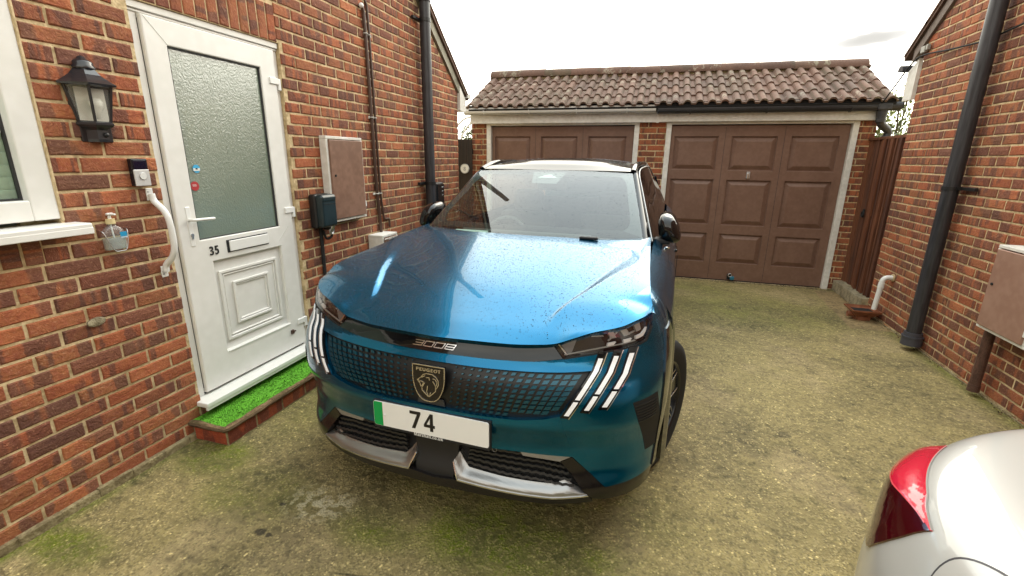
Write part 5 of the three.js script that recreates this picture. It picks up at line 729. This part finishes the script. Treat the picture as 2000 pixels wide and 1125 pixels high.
// ---- lower bumper: intakes with chevron slats, satin skid trims, black corners and lip
{
  const low = part('lower_bumper', car);
  const meshTop = [[0.155, 0.484], [0.30, 0.488], [0.45, 0.482], [0.530, 0.462]], meshBot = [[0.140, 0.392], [0.30, 0.372], [0.45, 0.362], [0.600, 0.340]];
  for (const flip of [1, -1]) {
    for (let k = 0; k < 5; k++) { const f0 = 0.08 + k * 0.185, P = (f) => meshTop.map((p, i) => [lerp(p[0], meshBot[i][0], f), lerp(p[1], meshBot[i][1], f)]), Z = (P0, dy) => { const R = resample(P0, 9); return R.map(([x, y], i) => [x, y + dy + (i % 2 ? 0.0022 : -0.0022)]); };
      mesh('intake_slat', shell(Z(P(f0), 0), Z(P(f0), -0.0085), { per: 1, across: 2, off: -0.016, deep: 0.018, flip }), phy({ color: rgb(0.022, 0.022, 0.023), roughness: 0.38 }), low); }
    mesh('skid_trim', shell([[0.103, 0.434], [0.122, 0.410], [0.150, 0.386], [0.300, 0.374], [0.497, 0.364], [0.556, 0.381], [0.626, 0.334]], [[0.086, 0.400], [0.096, 0.372], [0.116, 0.336], [0.300, 0.324], [0.505, 0.312], [0.575, 0.316], [0.636, 0.321]], { per: 6, across: 8, off: 0.0, deep: 0.03, flip, offFn: (f, u) => -0.026 * (1 - smooth(0, 0.85, f)) }), satin, low);
    mesh('skid_edge', shell([[0.090, 0.402], [0.116, 0.337], [0.300, 0.3255], [0.505, 0.3135], [0.636, 0.322]], [[0.086, 0.399], [0.114, 0.331], [0.300, 0.319], [0.505, 0.307], [0.640, 0.317]], { per: 6, across: 2, off: 0.004, deep: 0.01, flip }), chrome, low);
    mesh('intake_trim', shell([[0.366, 0.491], [0.46, 0.487], [0.562, 0.480]], [[0.378, 0.474], [0.46, 0.467], [0.522, 0.459]], { per: 6, across: 4, off: -0.002, deep: 0.02, flip }), std({ color: rgb(0.36, 0.36, 0.39), metalness: 0.7, roughness: 0.3 }), low);
    mesh('corner_cladding', shell([[0.526, 0.457], [0.566, 0.479], [0.64, 0.406], [0.70, 0.346], [0.80, 0.350], [0.97, 0.350]], [[0.628, 0.330], [0.640, 0.318], [0.655, 0.300], [0.70, 0.286], [0.80, 0.280], [0.97, 0.280]], { per: 6, across: 8, off: -0.001, deep: 0.03, flip }), phy({ color: rgb(0.010, 0.008, 0.008), roughness: 0.16 }), low);
    mesh('air_curtain', shell([[0.776, 0.716], [0.798, 0.638], [0.820, 0.54], [0.836, 0.452]], [[0.862, 0.728], [0.876, 0.638], [0.883, 0.54], [0.876, 0.444]], { per: 6, across: 5, off: 0.001, deep: 0.004, flip }), matBlack, low);
    for (let k = 0; k < 7; k++) mesh('curtain_slat', shell([[0.784 + 0.003 * k, 0.700 - k * 0.0125], [0.862, 0.704 - k * 0.0125]], [[0.785 + 0.003 * k, 0.695 - k * 0.0125], [0.862, 0.699 - k * 0.0125]], { per: 5, across: 1, off: 0.004, deep: 0.004, flip }), dark, low);
  }
  mesh('centre_spine', shell(wide([[0, 0.486], [0.105, 0.486]]), wide([[0, 0.310], [0.085, 0.310]]), { per: 6, across: 8, off: -0.018, deep: 0.015 }), dark, low);
  mesh('lip', shell(wide([[0, 0.316], [0.12, 0.330], [0.30, 0.319], [0.505, 0.307], [0.640, 0.317]]), wide([[0, 0.275], [0.12, 0.278], [0.30, 0.278], [0.505, 0.274], [0.660, 0.280]]), { per: 6, across: 4, off: -0.004, deep: 0.03 }), phy({ color: rgb(0.012, 0.010, 0.010), roughness: 0.25 }), low);
  mesh('parking_sensor', [0.26].map((x) => new THREE.TorusGeometry(0.009, 0.0012, 6, 20).translate(...S(tOf(x, 0.478), 0.478, -0.010))), satin, low);
}

// ---- fender crowns between the bonnet's edge and the nose corners
for (const s of [1, -1]) mesh('fender_crown', grid((u, v) => { const f = u, tI = tOf(0.8138, 1.022), t = lerp(tI, Math.PI / 2, f), y = lerp(1.022, 0.93, f), B = S(t, y, 0.0), z = lerp(-0.425, -0.635, f), A = [xEdge(z) - 0.006, yEdge(z) - 0.003, z], k = 0.015 * f * Math.sin(v * Math.PI); return [s * (lerp(A[0], B[0], v) + k), lerp(A[1], B[1], v) + k, lerp(A[2], B[2], v)]; }, 30, 8), paint, car);
// ---- sides, arches
const yBelt = monotone([[-4.6, 1.16], [-3.6, 1.15], [-2.6, 1.13], [-1.8, 1.128], [-1.41, 1.150], [-0.9, 1.115], [-0.61, 1.085], [-0.5, 1.08]]), xBelt = monotone([[-4.6, 0.72], [-4.0, 0.78], [-2.6, 0.80], [-1.8, 0.795], [-1.41, 0.760], [-0.9, 0.768], [-0.61, 0.783], [-0.5, 0.783]]);
const archY = (z) => Math.max(...[-0.93, -3.67].map((c) => { const d = Math.abs(z - c); return d < 0.405 ? 0.36 + Math.sqrt(0.405 ** 2 - d * d) : 0; }));
for (const s of [1, -1]) {
  const side = grid((u, v) => {
    const uu = u, z0 = lerp(-0.56, -4.42, uu), yl = Math.max(0.27, archY(z0)), y1 = lerp(yl, 1.0815, v), zs = Z0(y1) - SD, z = lerp(zs, -4.42, uu);
    const y = y1 + (yBelt(z) - 1.0815) * smooth(lerp(0.6, 0.95, smooth(-1.1, -0.7, z)), 1.0815, y1), tail = smooth(-3.7, -4.42, z);
    const x = WW(y1) + (xBelt(z) - 0.783) * smooth(0.93, 1.0815, y1) - 0.10 * tail * tail - 0.018 * smooth(0.28, 0.5, y1) * smooth(0.75, 0.55, y1) * smooth(-1.4, -1.7, z) * smooth(-3.2, -2.9, z) + 0.012 * smooth(0.85, 0.93, y1) * smooth(1.0, 0.93, y1);
    return [s * x, y, z];
  }, 160, 40);
  mesh('side_panel', side, paint, car);
  const clad = phy({ color: rgb(0.016, 0.014, 0.012), roughness: 0.14, clearcoat: 0.5 });
  mesh('arch_cladding', shell([[0.866, 0.350], [0.872, 0.44], [0.880, 0.60], [0.882, 0.74], [0.878, 0.84], [0.868, 0.94]], [[0.97, 0.350], [0.97, 0.44], [0.97, 0.60], [0.97, 0.74], [0.97, 0.84], [0.97, 0.94]], { per: 6, across: 6, off: 0.006, deep: 0.012, flip: s }), clad, car);
  for (const c of [-0.93, -3.67]) {
    const ring = grid((u, v) => { const a = lerp(-0.22, Math.PI + 0.22, u), r = v < 0.34 ? lerp(0.388, 0.396, v / 0.34) : lerp(0.400, 0.462, (v - 0.34) / 0.66), k = v < 0.34 ? lerp(0.86, 0.925, v / 0.34) : lerp(0.925, 0.903, (v - 0.34) / 0.66); return [s * k, 0.36 + r * Math.sin(a), c + r * Math.cos(a)]; }, 60, 9);
    mesh('wheel_arch', ring, clad, car);
  }
  mesh('sill', grid((u, v) => { const z = lerp(-1.36, -3.24, u); return [s * lerp(0.895, 0.86, v), lerp(0.34, 0.20, v), z]; }, 20, 4), clad, car);
  // greenhouse side: pillars and roof rail, side glass, chrome line
  const railPt = (u) => { const z = lerp(-1.43, -4.25, u), y = interp([[-4.3, 1.22], [-4.0, 1.37], [-3.5, 1.505], [-2.8, 1.565], [-2.3, 1.562], [-2.0, 1.533], [-1.43, 1.155]], z), x = interp([[-4.3, 0.68], [-3.5, 0.60], [-2.6, 0.605], [-2.0, 0.575], [-1.43, 0.745]], z); return [x, y, z]; };
  const glassS = grid((u, v) => { const p = railPt(u), z = p[2], b = [xBelt(z) - 0.012, Math.min(yBelt(z), p[1])], k = v; return [s * (lerp(b[0], p[0] + 0.012, k) + 0.02 * k * (1 - k)), lerp(b[1], p[1], k), z]; }, 60, 8);
  mesh('side_glass', glassS, phy({ color: rgb(0.55, 0.60, 0.57), transmission: 1, thickness: 0, roughness: 0.0, ior: 1.6 }), car);
  mesh('a_pillar', grid((u, v) => { const f = u, a = [lerp(0.700, 0.560, f), lerp(1.158, 1.531, f), lerp(-1.345, -1.965, f)], b = [lerp(0.748, 0.592, f), lerp(1.150, 1.540, f), lerp(-1.42, -2.02, f)]; const k = v; return [s * lerp(a[0], b[0], k), lerp(a[1], b[1], k) + 0.012 * Math.sin(k * Math.PI), lerp(a[2], b[2], k) + 0.006 * Math.sin(k * Math.PI)]; }, 30, 8), gloss, car);
  mesh('chrome_strip', tube(Array.from({ length: 14 }, (_, i) => { const f = i / 13, p = f < 0.5 ? [lerp(0.752, 0.596, f * 2), lerp(1.146, 1.540, f * 2), lerp(-1.425, -2.02, f * 2)] : railPt(lerp(0.21, 0.8, (f - 0.5) * 2)).map((q, k) => q + (k === 0 ? 0.016 : 0)); return [s * p[0], p[1], p[2]]; }), 0.0045, 60, 6), satin, car);
  mesh('roof_rail', tube(Array.from({ length: 12 }, (_, i) => { const p = railPt(lerp(0.19, 0.86, i / 11)); return [s * (p[0] - 0.02), p[1] + 0.018, p[2]]; }), 0.024, 60, 8), gloss, car);
  // folded door mirror
  const mir = part('door_mirror', car);
  const shellM = grid((u, v) => { const a = u * 2 * Math.PI, b = (v - 0.5) * Math.PI, n = 0.72, sg = (q) => Math.sign(q) * Math.pow(Math.abs(q), n), c = Math.cos(b), x = sg(Math.cos(a)) * Math.pow(Math.abs(c), n), z = sg(Math.sin(a)) * Math.pow(Math.abs(c), n), y = sg(Math.sin(b)); return [s * (0.838 + 0.066 * x * (1 - 0.15 * y) + 0.020 * y * -1), 1.207 + 0.088 * y - 0.012 * z, -1.66 + 0.135 * z]; }, 40, 24);
  mesh('mirror_cap', shellM, gloss, mir); mesh('mirror_arm', box(0.10, 0.035, 0.10, s * 0.805, 1.128, -1.60, 0.012), dark, mir); mesh('mirror_lamp', new THREE.SphereGeometry(0.014, 12, 8).scale(1.3, 0.8, 1).translate(s * 0.838, 1.092, -1.57), chrome, mir);
}
for (const z of [-1.55, -2.62, -3.4]) for (const s of [1, -1]) mesh('door_gap', box(0.004, 0.66, 0.006, s * 0.9035, 0.72, z), matBlack, car);
mesh('door_handle', [1, -1].flatMap((s) => [-2.35, -3.25].map((z) => box(0.02, 0.022, 0.17, s * 0.905, 0.95, z, 0.008))), gloss, car);
// ---- windscreen and what lies behind it
function wind(u, v, off = 0) { const zb = -1.21 - 0.115 * u * u, xb = 0.705 * u, yb = 1.163 - 0.008 * u * u, zt = -1.90 - 0.045 * u * u, xt = 0.562 * u, yt = 1.537 - 0.010 * u * u, b = 0.018 * 4 * v * (1 - v) + off; return [lerp(xb, xt, v), lerp(yb, yt, v) + 0.86 * b, lerp(zb, zt, v) + 0.5 * b]; }
mesh('windscreen', grid((u, v) => wind(2 * u - 1, v), 48, 32), phy({ color: rgb(0.84, 0.95, 0.90), transmission: 1, thickness: 0, roughness: 0.0, ior: 1.86 }), car);
{
  const inset = (e) => { const o = []; const N = 12, c = (a0, cx, cy) => { for (let i = 0; i <= N; i++) { const a = a0 + i / N * Math.PI / 2; o.push([cx + 0.08 * Math.cos(a), cy + 0.16 * Math.sin(a)]); } }; c(0, e[1] - 0.08, e[3] - 0.16); c(Math.PI / 2, e[0] + 0.08, e[3] - 0.16); c(Math.PI, e[0] + 0.08, e[2] + 0.16); c(1.5 * Math.PI, e[1] - 0.08, e[2] + 0.16); return o; };
  const inn = inset([-0.915, 0.915, 0.13, 0.93]), ang = inn.map(([x, y]) => Math.atan2(y - 0.53, x)), n = inn.length;
  const outer = inn.map(([x, y]) => { const dx = x, dy = y - 0.53, k = Math.min(dx ? 1 / Math.abs(dx) : 9, dy > 0 ? 0.47 / dy : dy < 0 ? 0.53 / -dy : 9); return [dx * k, 0.53 + dy * k]; });
  const frit = grid((u, v) => { const i = Math.round(u * n) % n; const a = inn[i], b = outer[i]; return wind(lerp(a[0], b[0], v), lerp(a[1], b[1], v), -0.006); }, n, 4); mesh('windscreen_border', frit, std({ color: rgb(0.010, 0.010, 0.010), roughness: 0.6 }), car);
  mesh('sensor_housing', grid((u, v) => { const w = lerp(0.145, 0.215, v); return wind(lerp(-w, w, u) * 1.0 - 0.02, lerp(0.765, 0.985, v), -0.010); }, 6, 4), std({ color: rgb(0.02, 0.02, 0.02), roughness: 0.5 }), car);
  mesh('sensor_window', grid((u, v) => { const w = lerp(0.125, 0.03, v); return wind(lerp(-w, w, u) - 0.01, lerp(0.865, 0.93, v), -0.008); }, 4, 3), std({ color: rgb(0.40, 0.44, 0.42), roughness: 0.4 }), car);
  mesh('rain_sensor', new THREE.TorusGeometry(0.019, 0.003, 6, 20).rotateX(-0.6).translate(...wind(0.29, 0.88, -0.012)), dark, car);
  const inside = part('interior', car), trim = std({ color: rgb(0.14, 0.148, 0.143), roughness: 0.8 });
  mesh('dashboard', [grid((u, v) => [lerp(-0.70, 0.70, u), lerp(1.115, 1.06, v) + 0.03 * Math.sin(v * 3), lerp(-1.30, -1.75, v)], 12, 8), box(1.42, 0.35, 0.05, 0, 0.92, -1.74, 0.02)], trim, inside);
  mesh('instrument_hood', box(0.95, 0.07, 0.10, -0.14, 1.10, -1.72, 0.03), trim, inside);
  for (const x of [-0.37, 0.37]) { mesh('seat', [box(0.50, 0.62, 0.16, x, 0.86, -2.55, 0.06), box(0.50, 0.16, 0.5, x, 0.55, -2.30, 0.06), box(0.27, 0.19, 0.11, x, 1.26, -2.58, 0.05)], std({ color: rgb(0.07, 0.072, 0.07), roughness: 0.85 }), inside); }
  mesh('steering_wheel', new THREE.TorusGeometry(0.165, 0.017, 10, 36).rotateX(-0.45).translate(-0.36, 1.02, -1.92), trim, inside);
  mesh('rear_mirror', box(0.22, 0.07, 0.03, 0, 1.43, -1.92, 0.015), dark, inside); mesh('paper_on_dash', box(0.24, 0.003, 0.12).rotateX(0.1).translate(-0.46, 1.125, -1.46), std({ color: rgb(0.5, 0.62, 0.57), roughness: 0.6 }), inside);
  mesh('headliner', box(1.0, 0.01, 1.6, 0, 1.53, -2.9), std({ color: rgb(0.45, 0.45, 0.43), roughness: 0.9 }), inside);
  mesh('cabin_floor', [box(1.6, 0.04, 3.0, 0, 0.40, -2.9), box(1.40, 0.7, 0.04, 0, 0.85, -3.9)], dark, inside);
  mesh('wiper_hinge', [box(0.11, 0.016, 0.03, 0.40, 1.172, -1.245, 0.007)], dark, car);
}
// ---- roof, tail, underside
mesh('roof', grid((u, v) => { const s = 2 * u - 1, z = lerp(-1.905 - 0.045 * s * s, -4.05, v), yc2 = interp([[-4.05, 1.44], [-3.7, 1.535], [-3.3, 1.59], [-2.8, 1.622], [-2.45, 1.624], [-2.2, 1.608], [-2.05, 1.580], [-1.96, 1.553], [-1.905, 1.538]], z), xe = interp([[-4.05, 0.64], [-2.6, 0.60], [-2.1, 0.585], [-1.9, 0.562]], z), drop = interp([[-4.05, 0.10], [-2.6, 0.060], [-2.2, 0.050], [-1.95, 0.014], [-1.9, 0.010]], z); return [s * xe, yc2 - drop * Math.pow(Math.abs(s), 2.6), z]; }, 40, 60), phy({ color: rgb(0.006, 0.006, 0.007), roughness: 0.09, specularIntensity: 0.6 }), car);
mesh('roof_fin', box(0.02, 0.05, 0.10, 0, 1.55, -3.75, 0.008), gloss, car);
mesh('tailgate', grid((u, v) => { const s = 2 * u - 1; const y = lerp(0.30, 1.44, v), z = interp([[0.3, -4.40], [0.7, -4.50], [1.0, -4.46], [1.16, -4.40], [1.44, -4.05]], y), x = interp([[0.3, 0.80], [0.9, 0.80], [1.16, 0.72], [1.44, 0.64]], y); return [s * x, y, z - 0.0 + 0.06 * (0 - s * s)]; }, 12, 24), paint, car);
mesh('underbody', [box(1.56, 0.10, 4.0, 0, 0.245, -2.35), box(1.3, 0.5, 0.9, 0, 0.55, -0.75), box(1.2, 0.4, 0.8, 0, 0.5, -3.67)], matBlack, car);
// ---- wheels
function wheel(x, z, steer) {
  const out = Math.sign(x), w = part('wheel', car); w.position.set(x, 0.36, z); w.rotation.y = steer + (out < 0 ? Math.PI : 0);
  const lathe = (pts, n = 64) => new THREE.LatheGeometry(pts.map(([r, a]) => new THREE.Vector2(r, a)), n).rotateZ(-Math.PI / 2);
  mesh('tyre', lathe([[0.243, -0.10], [0.262, -0.112], [0.320, -0.117], [0.345, -0.108], [0.357, -0.090], [0.360, -0.05], [0.360, 0.05], [0.357, 0.090], [0.345, 0.108], [0.320, 0.117], [0.300, 0.1175], [0.262, 0.112], [0.243, 0.102]]), rubber, w);
  mesh('tread_groove', [-0.055, 0, 0.055].map((a) => new THREE.TorusGeometry(0.3595, 0.004, 4, 64).rotateY(Math.PI / 2).translate(a, 0, 0)), matBlack, w);
  const rim = mesh('rim', lathe([[0.246, 0.108], [0.240, 0.112], [0.228, 0.100], [0.220, 0.02], [0.19, -0.02], [0.08, -0.02], [0, -0.02]]), phy({ color: rgb(0.012, 0.012, 0.012), roughness: 0.22 }), w), sp = [], ed = [];
  for (let i = 0; i < 5; i++) { const a = i * 2 * Math.PI / 5; sp.push(box(0.035, 0.20, 0.085, 0.078, 0.135, 0, 0.008).rotateX(a)); for (const d of [-0.030, 0.030]) ed.push(box(0.008, 0.175, 0.007, 0.097, 0.142, d, 0.002).rotateX(d * 4).rotateX(a)); ed.push(box(0.007, 0.075, 0.007, 0.094, 0.19, 0.085, 0.002).rotateX(a)); }
  mesh('spokes', [...sp, cyl(0.06, 0.065, 0.05, 0, 0, 0, 24).rotateZ(Math.PI / 2).translate(0.075, 0, 0)], phy({ color: rgb(0.014, 0.014, 0.014), roughness: 0.2 }), w); mesh('bright_edge', ed, std({ color: rgb(0.66, 0.65, 0.63), metalness: 0.9, roughness: 0.22 }), w);
  mesh('brake_disc', cyl(0.17, 0.17, 0.02, 0, 0, 0, 40).rotateZ(Math.PI / 2).translate(0.01, 0, 0), steel, w);
}
wheel(0.80, -0.93, -0.35); wheel(-0.80, -0.93, -0.35); wheel(0.80, -3.67, 0); wheel(-0.80, -3.67, 0);

// ---- rain drops: small domes lying on the bonnet, the roof and the windscreen
{
  const dome = new THREE.SphereGeometry(1, 7, 4, 0, Math.PI * 2, 0, Math.PI / 2).scale(1, 0.55, 1), r = rng(1234), N = 16000, water = phy({ color: rgb(0.01, 0.06, 0.13), roughness: 0.04, ior: 1.4 });
  const im = new THREE.InstancedMesh(dome, water, N); im.name = 'rain_drops'; im.userData.kind = 'stuff'; im.castShadow = im.receiveShadow = true; const m = new THREE.Matrix4(), up = V(0, 1, 0);
  const roofAt = (x, z) => { const y = interp([[-4.05, 1.44], [-3.7, 1.535], [-3.3, 1.59], [-2.8, 1.622], [-2.45, 1.624], [-2.2, 1.608], [-2.05, 1.580], [-1.96, 1.553], [-1.905, 1.538]], z); return y - 0.05 * Math.pow(Math.abs(x) / 0.6, 2.6); };
  for (let i = 0; i < N; i++) { let p, n; const k = r();
    if (k < 0.72) { const x = (r() * 2 - 1) * 0.74, z = lerp(-0.12, -1.22, Math.pow(r(), 0.62)); p = V(x, bonnetY(x, z) + 0.002, z); const e = 0.01; n = V(bonnetY(x - e, z) - bonnetY(x + e, z), 2 * e, bonnetY(x, z - e) - bonnetY(x, z + e)).normalize(); if (z > zFront(Math.abs(x)) - 0.02) { m.makeScale(0.0001, 0.0001, 0.0001).setPosition(0, 0.9, -0.5); im.setMatrixAt(i, m); continue; } }
    else if (k < 0.90) { const x = (r() * 2 - 1) * 0.55, z = lerp(-2.05, -2.9, r()); p = V(x, roofAt(x, z) - 0.001, z); n = V(x * 0.25, 1, 0).normalize(); }
    else { const u = (r() * 2 - 1) * 0.97, v = r(); p = V(...wind(u, v)); n = V(u * 0.1, 0.86, 0.5).normalize(); }
    const s = 0.0010 + 0.0016 * r() * r(); m.compose(p, new THREE.Quaternion().setFromUnitVectors(up, n), V(s, s, s)); im.setMatrixAt(i, m); }
  car.add(im);
}
// ---------------------------------------------------------------- the white car at the right edge, tail towards the garage; world axes with its middle at x = 1.40
const white = thing('parked_car', 'white car at the right edge showing a red tail light and a round fuel flap', 'car', [1.40, 0, 0.70]);
{
  const wp = phy({ color: rgb(0.47, 0.46, 0.435), roughness: 0.30, clearcoat: 1, clearcoatRoughness: 0.03 });
  // body rings from the sill up over the shoulder to the boot lid: [half width, tail z, height]
  const R = [[0.80, -2.12, 0.22], [0.885, -2.20, 0.37], [0.905, -2.22, 0.55], [0.905, -2.22, 0.67], [0.895, -2.215, 0.78], [0.868, -2.20, 0.87], [0.842, -2.185, 0.925], [0.818, -2.165, 0.955], [0.775, -2.15, 0.973], [0.71, -2.125, 0.987], [0.60, -2.03, 0.998], [0.40, -1.8, 1.008], [0.0, -1.2, 1.015]];
  const hw = monotone(R.map((r, i) => [i, r[0]])), zt = monotone(R.map((r, i) => [i, r[1]])), yy = monotone(R.map((r, i) => [i, r[2]])), N = R.length - 1;
  const ring = (a, q, off = 0) => {                  // a: 0 = straight back (-z), pi/2 = right, -pi/2 = left, pi = front
    const w = hw(q) + off, L = -zt(q) + off, c = Math.cos(a), s = Math.sin(a), D = 0.80, n = 2 / 2.6, zc = L - Math.min(D, L * 0.98), x = Math.sign(s) * w * Math.pow(Math.abs(s), n), k = Math.sign(c) * (L - zc) * Math.pow(Math.abs(c), n);
    return [x, yy(q), -(k + Math.sign(c) * zc * smooth(0, 0.04, Math.abs(c)))]; };
  mesh('body', grid((u, v) => ring(-Math.PI + u * 2 * Math.PI, v * N), 220, 72), wp, white);
  const cab = (x, y, z) => [x, y, z];
  mesh('cabin', grid((u, v) => { const a = u * 2 * Math.PI, n = 2 / 4, c = Math.cos(a), s = Math.sin(a), w = lerp(0.72, 0.54, v), z0 = lerp(-0.80, -0.25, v), z1 = lerp(1.35, 0.75, v), x = Math.sign(s) * w * Math.pow(Math.abs(s), n), z = (z0 + z1) / 2 + (z1 - z0) / 2 * Math.sign(c) * Math.pow(Math.abs(c), n); return [x, lerp(0.96, 1.40, v), z]; }, 60, 8), phy({ color: rgb(0.02, 0.022, 0.024), roughness: 0.05 }), white);
  mesh('roof', grid((u, v) => { const s = 2 * u - 1, t = 2 * v - 1; return [0.55 * s, 1.44 - 0.04 * (s * s + t * t), 0.25 + 0.55 * t]; }, 12, 12), wp, white);
  // tail light: wraps the left rear corner; bright upper facet and a dark lower facet meeting on a ridge
  const lens = (c, r) => phy({ color: c, roughness: r, clearcoat: 1, clearcoatRoughness: 0.02, ior: 1.6 });
  const light = part('tail_light', white), a0 = -1.325, a1 = -0.80;
  const qLow = monotone([[-1.325, 6.03], [-1.312, 5.5], [-1.293, 4.92], [-1.25, 4.25], [-1.197, 3.81], [-1.0, 3.70], [-0.4, 3.7]]), qUp = monotone([[-1.325, 6.10], [-1.235, 6.26], [-1.168, 6.46], [-0.88, 6.52], [-0.4, 6.52]]), qRidge = monotone([[-1.325, 6.07], [-1.273, 6.0], [-1.18, 5.72], [-1.10, 5.46], [-0.88, 5.25], [-0.4, 5.1]]);
  const out = (a, q) => { const f = smooth(-1.325, -1.02, a), g = (q - qLow(a)) / Math.max(0.05, qUp(a) - qLow(a)), r = (qRidge(a) - qLow(a)) / Math.max(0.05, qUp(a) - qLow(a)); return 0.003 + 0.022 * f * (g < r ? smooth(0, 1, g / Math.max(r, 0.01)) : smooth(1, 0, (g - r) / Math.max(1 - r, 0.01))); };
  const lensGeo = (lo, hi) => toCreasedNormals(grid((u, v) => { const uu = clamp((u * 62 - 1) / 60), vv = clamp((v * 18 - 1) / 16), a = lerp(a0, a1, Math.pow(uu, 1.3)), q = lerp(lo(a), hi(a), vv), edge = u === 0 || u === 1 || v === 0 || v === 1; return ring(a, q, edge ? -0.012 : out(a, q)); }, 62, 18), 0.5);
  mesh('lower_lens', lensGeo(qLow, qRidge), lens(rgb(0.055, 0.001, 0.004), 0.08), light);
  mesh('upper_lens', lensGeo(qRidge, qUp), lens(rgb(0.62, 0.008, 0.040), 0.16), light);
  mesh('lens_rim', grid((u, v) => { const a = lerp(-1.3, a1, u), q = lerp(qRidge(a) - 0.03, qRidge(a) + 0.03, v); return ring(a, q, out(a, q) + 0.0012); }, 60, 2), lens(rgb(0.85, 0.10, 0.12), 0.2), light);
  mesh('lens_seal', grid((u, v) => { const a = lerp(a0, a1, u), q = qUp(a) + 0.10 * v; return ring(a, q, 0.002); }, 60, 2), std({ color: rgb(0.30, 0.28, 0.26), roughness: 0.5 }), light);
  // fuel flap on the shoulder: a disc cut out of the body by a dark ring
  const flap = part('fuel_flap', white), fa = -Math.PI / 2 + 0.0, at = (du, dv, off) => { const q = 6.05 + dv * 21.0, z = -1.488 + du, p0 = ring(-1.455, q, off); return [p0[0] - 0.0, p0[1], z]; };
  const disc = (r0, r1, off) => grid((u, v) => { const a = u * 2 * Math.PI, r = lerp(r0, r1, v); return at(r * Math.cos(a), r * Math.sin(a), off); }, 48, 4);
  mesh('flap_gap', disc(0.082, 0.087, 0.0015), std({ color: rgb(0.05, 0.045, 0.05), roughness: 0.6 }), flap); mesh('flap_disc', disc(0.001, 0.082, 0.003), wp, flap);
  mesh('boot_seam', tube(Array.from({ length: 30 }, (_, i) => ring(-1.30 + i * 0.05, 9.6, 0.0)), 0.0016, 90, 5), std({ color: rgb(0.25, 0.24, 0.22), roughness: 0.7 }), white);
  for (const [x, z] of [[-0.76, -1.30], [0.76, -1.30], [-0.76, 1.35], [0.76, 1.35]]) { const w = part('wheel', white); w.position.set(x, 0.32, z); mesh('tyre', new THREE.TorusGeometry(0.25, 0.075, 14, 40).scale(1, 1, 1.2).rotateY(Math.PI / 2), rubber, w); mesh('rim', cyl(0.20, 0.20, 0.12, 0, 0, 0, 30).rotateZ(Math.PI / 2), satin, w); }
}
renderer.render(scene, camera);
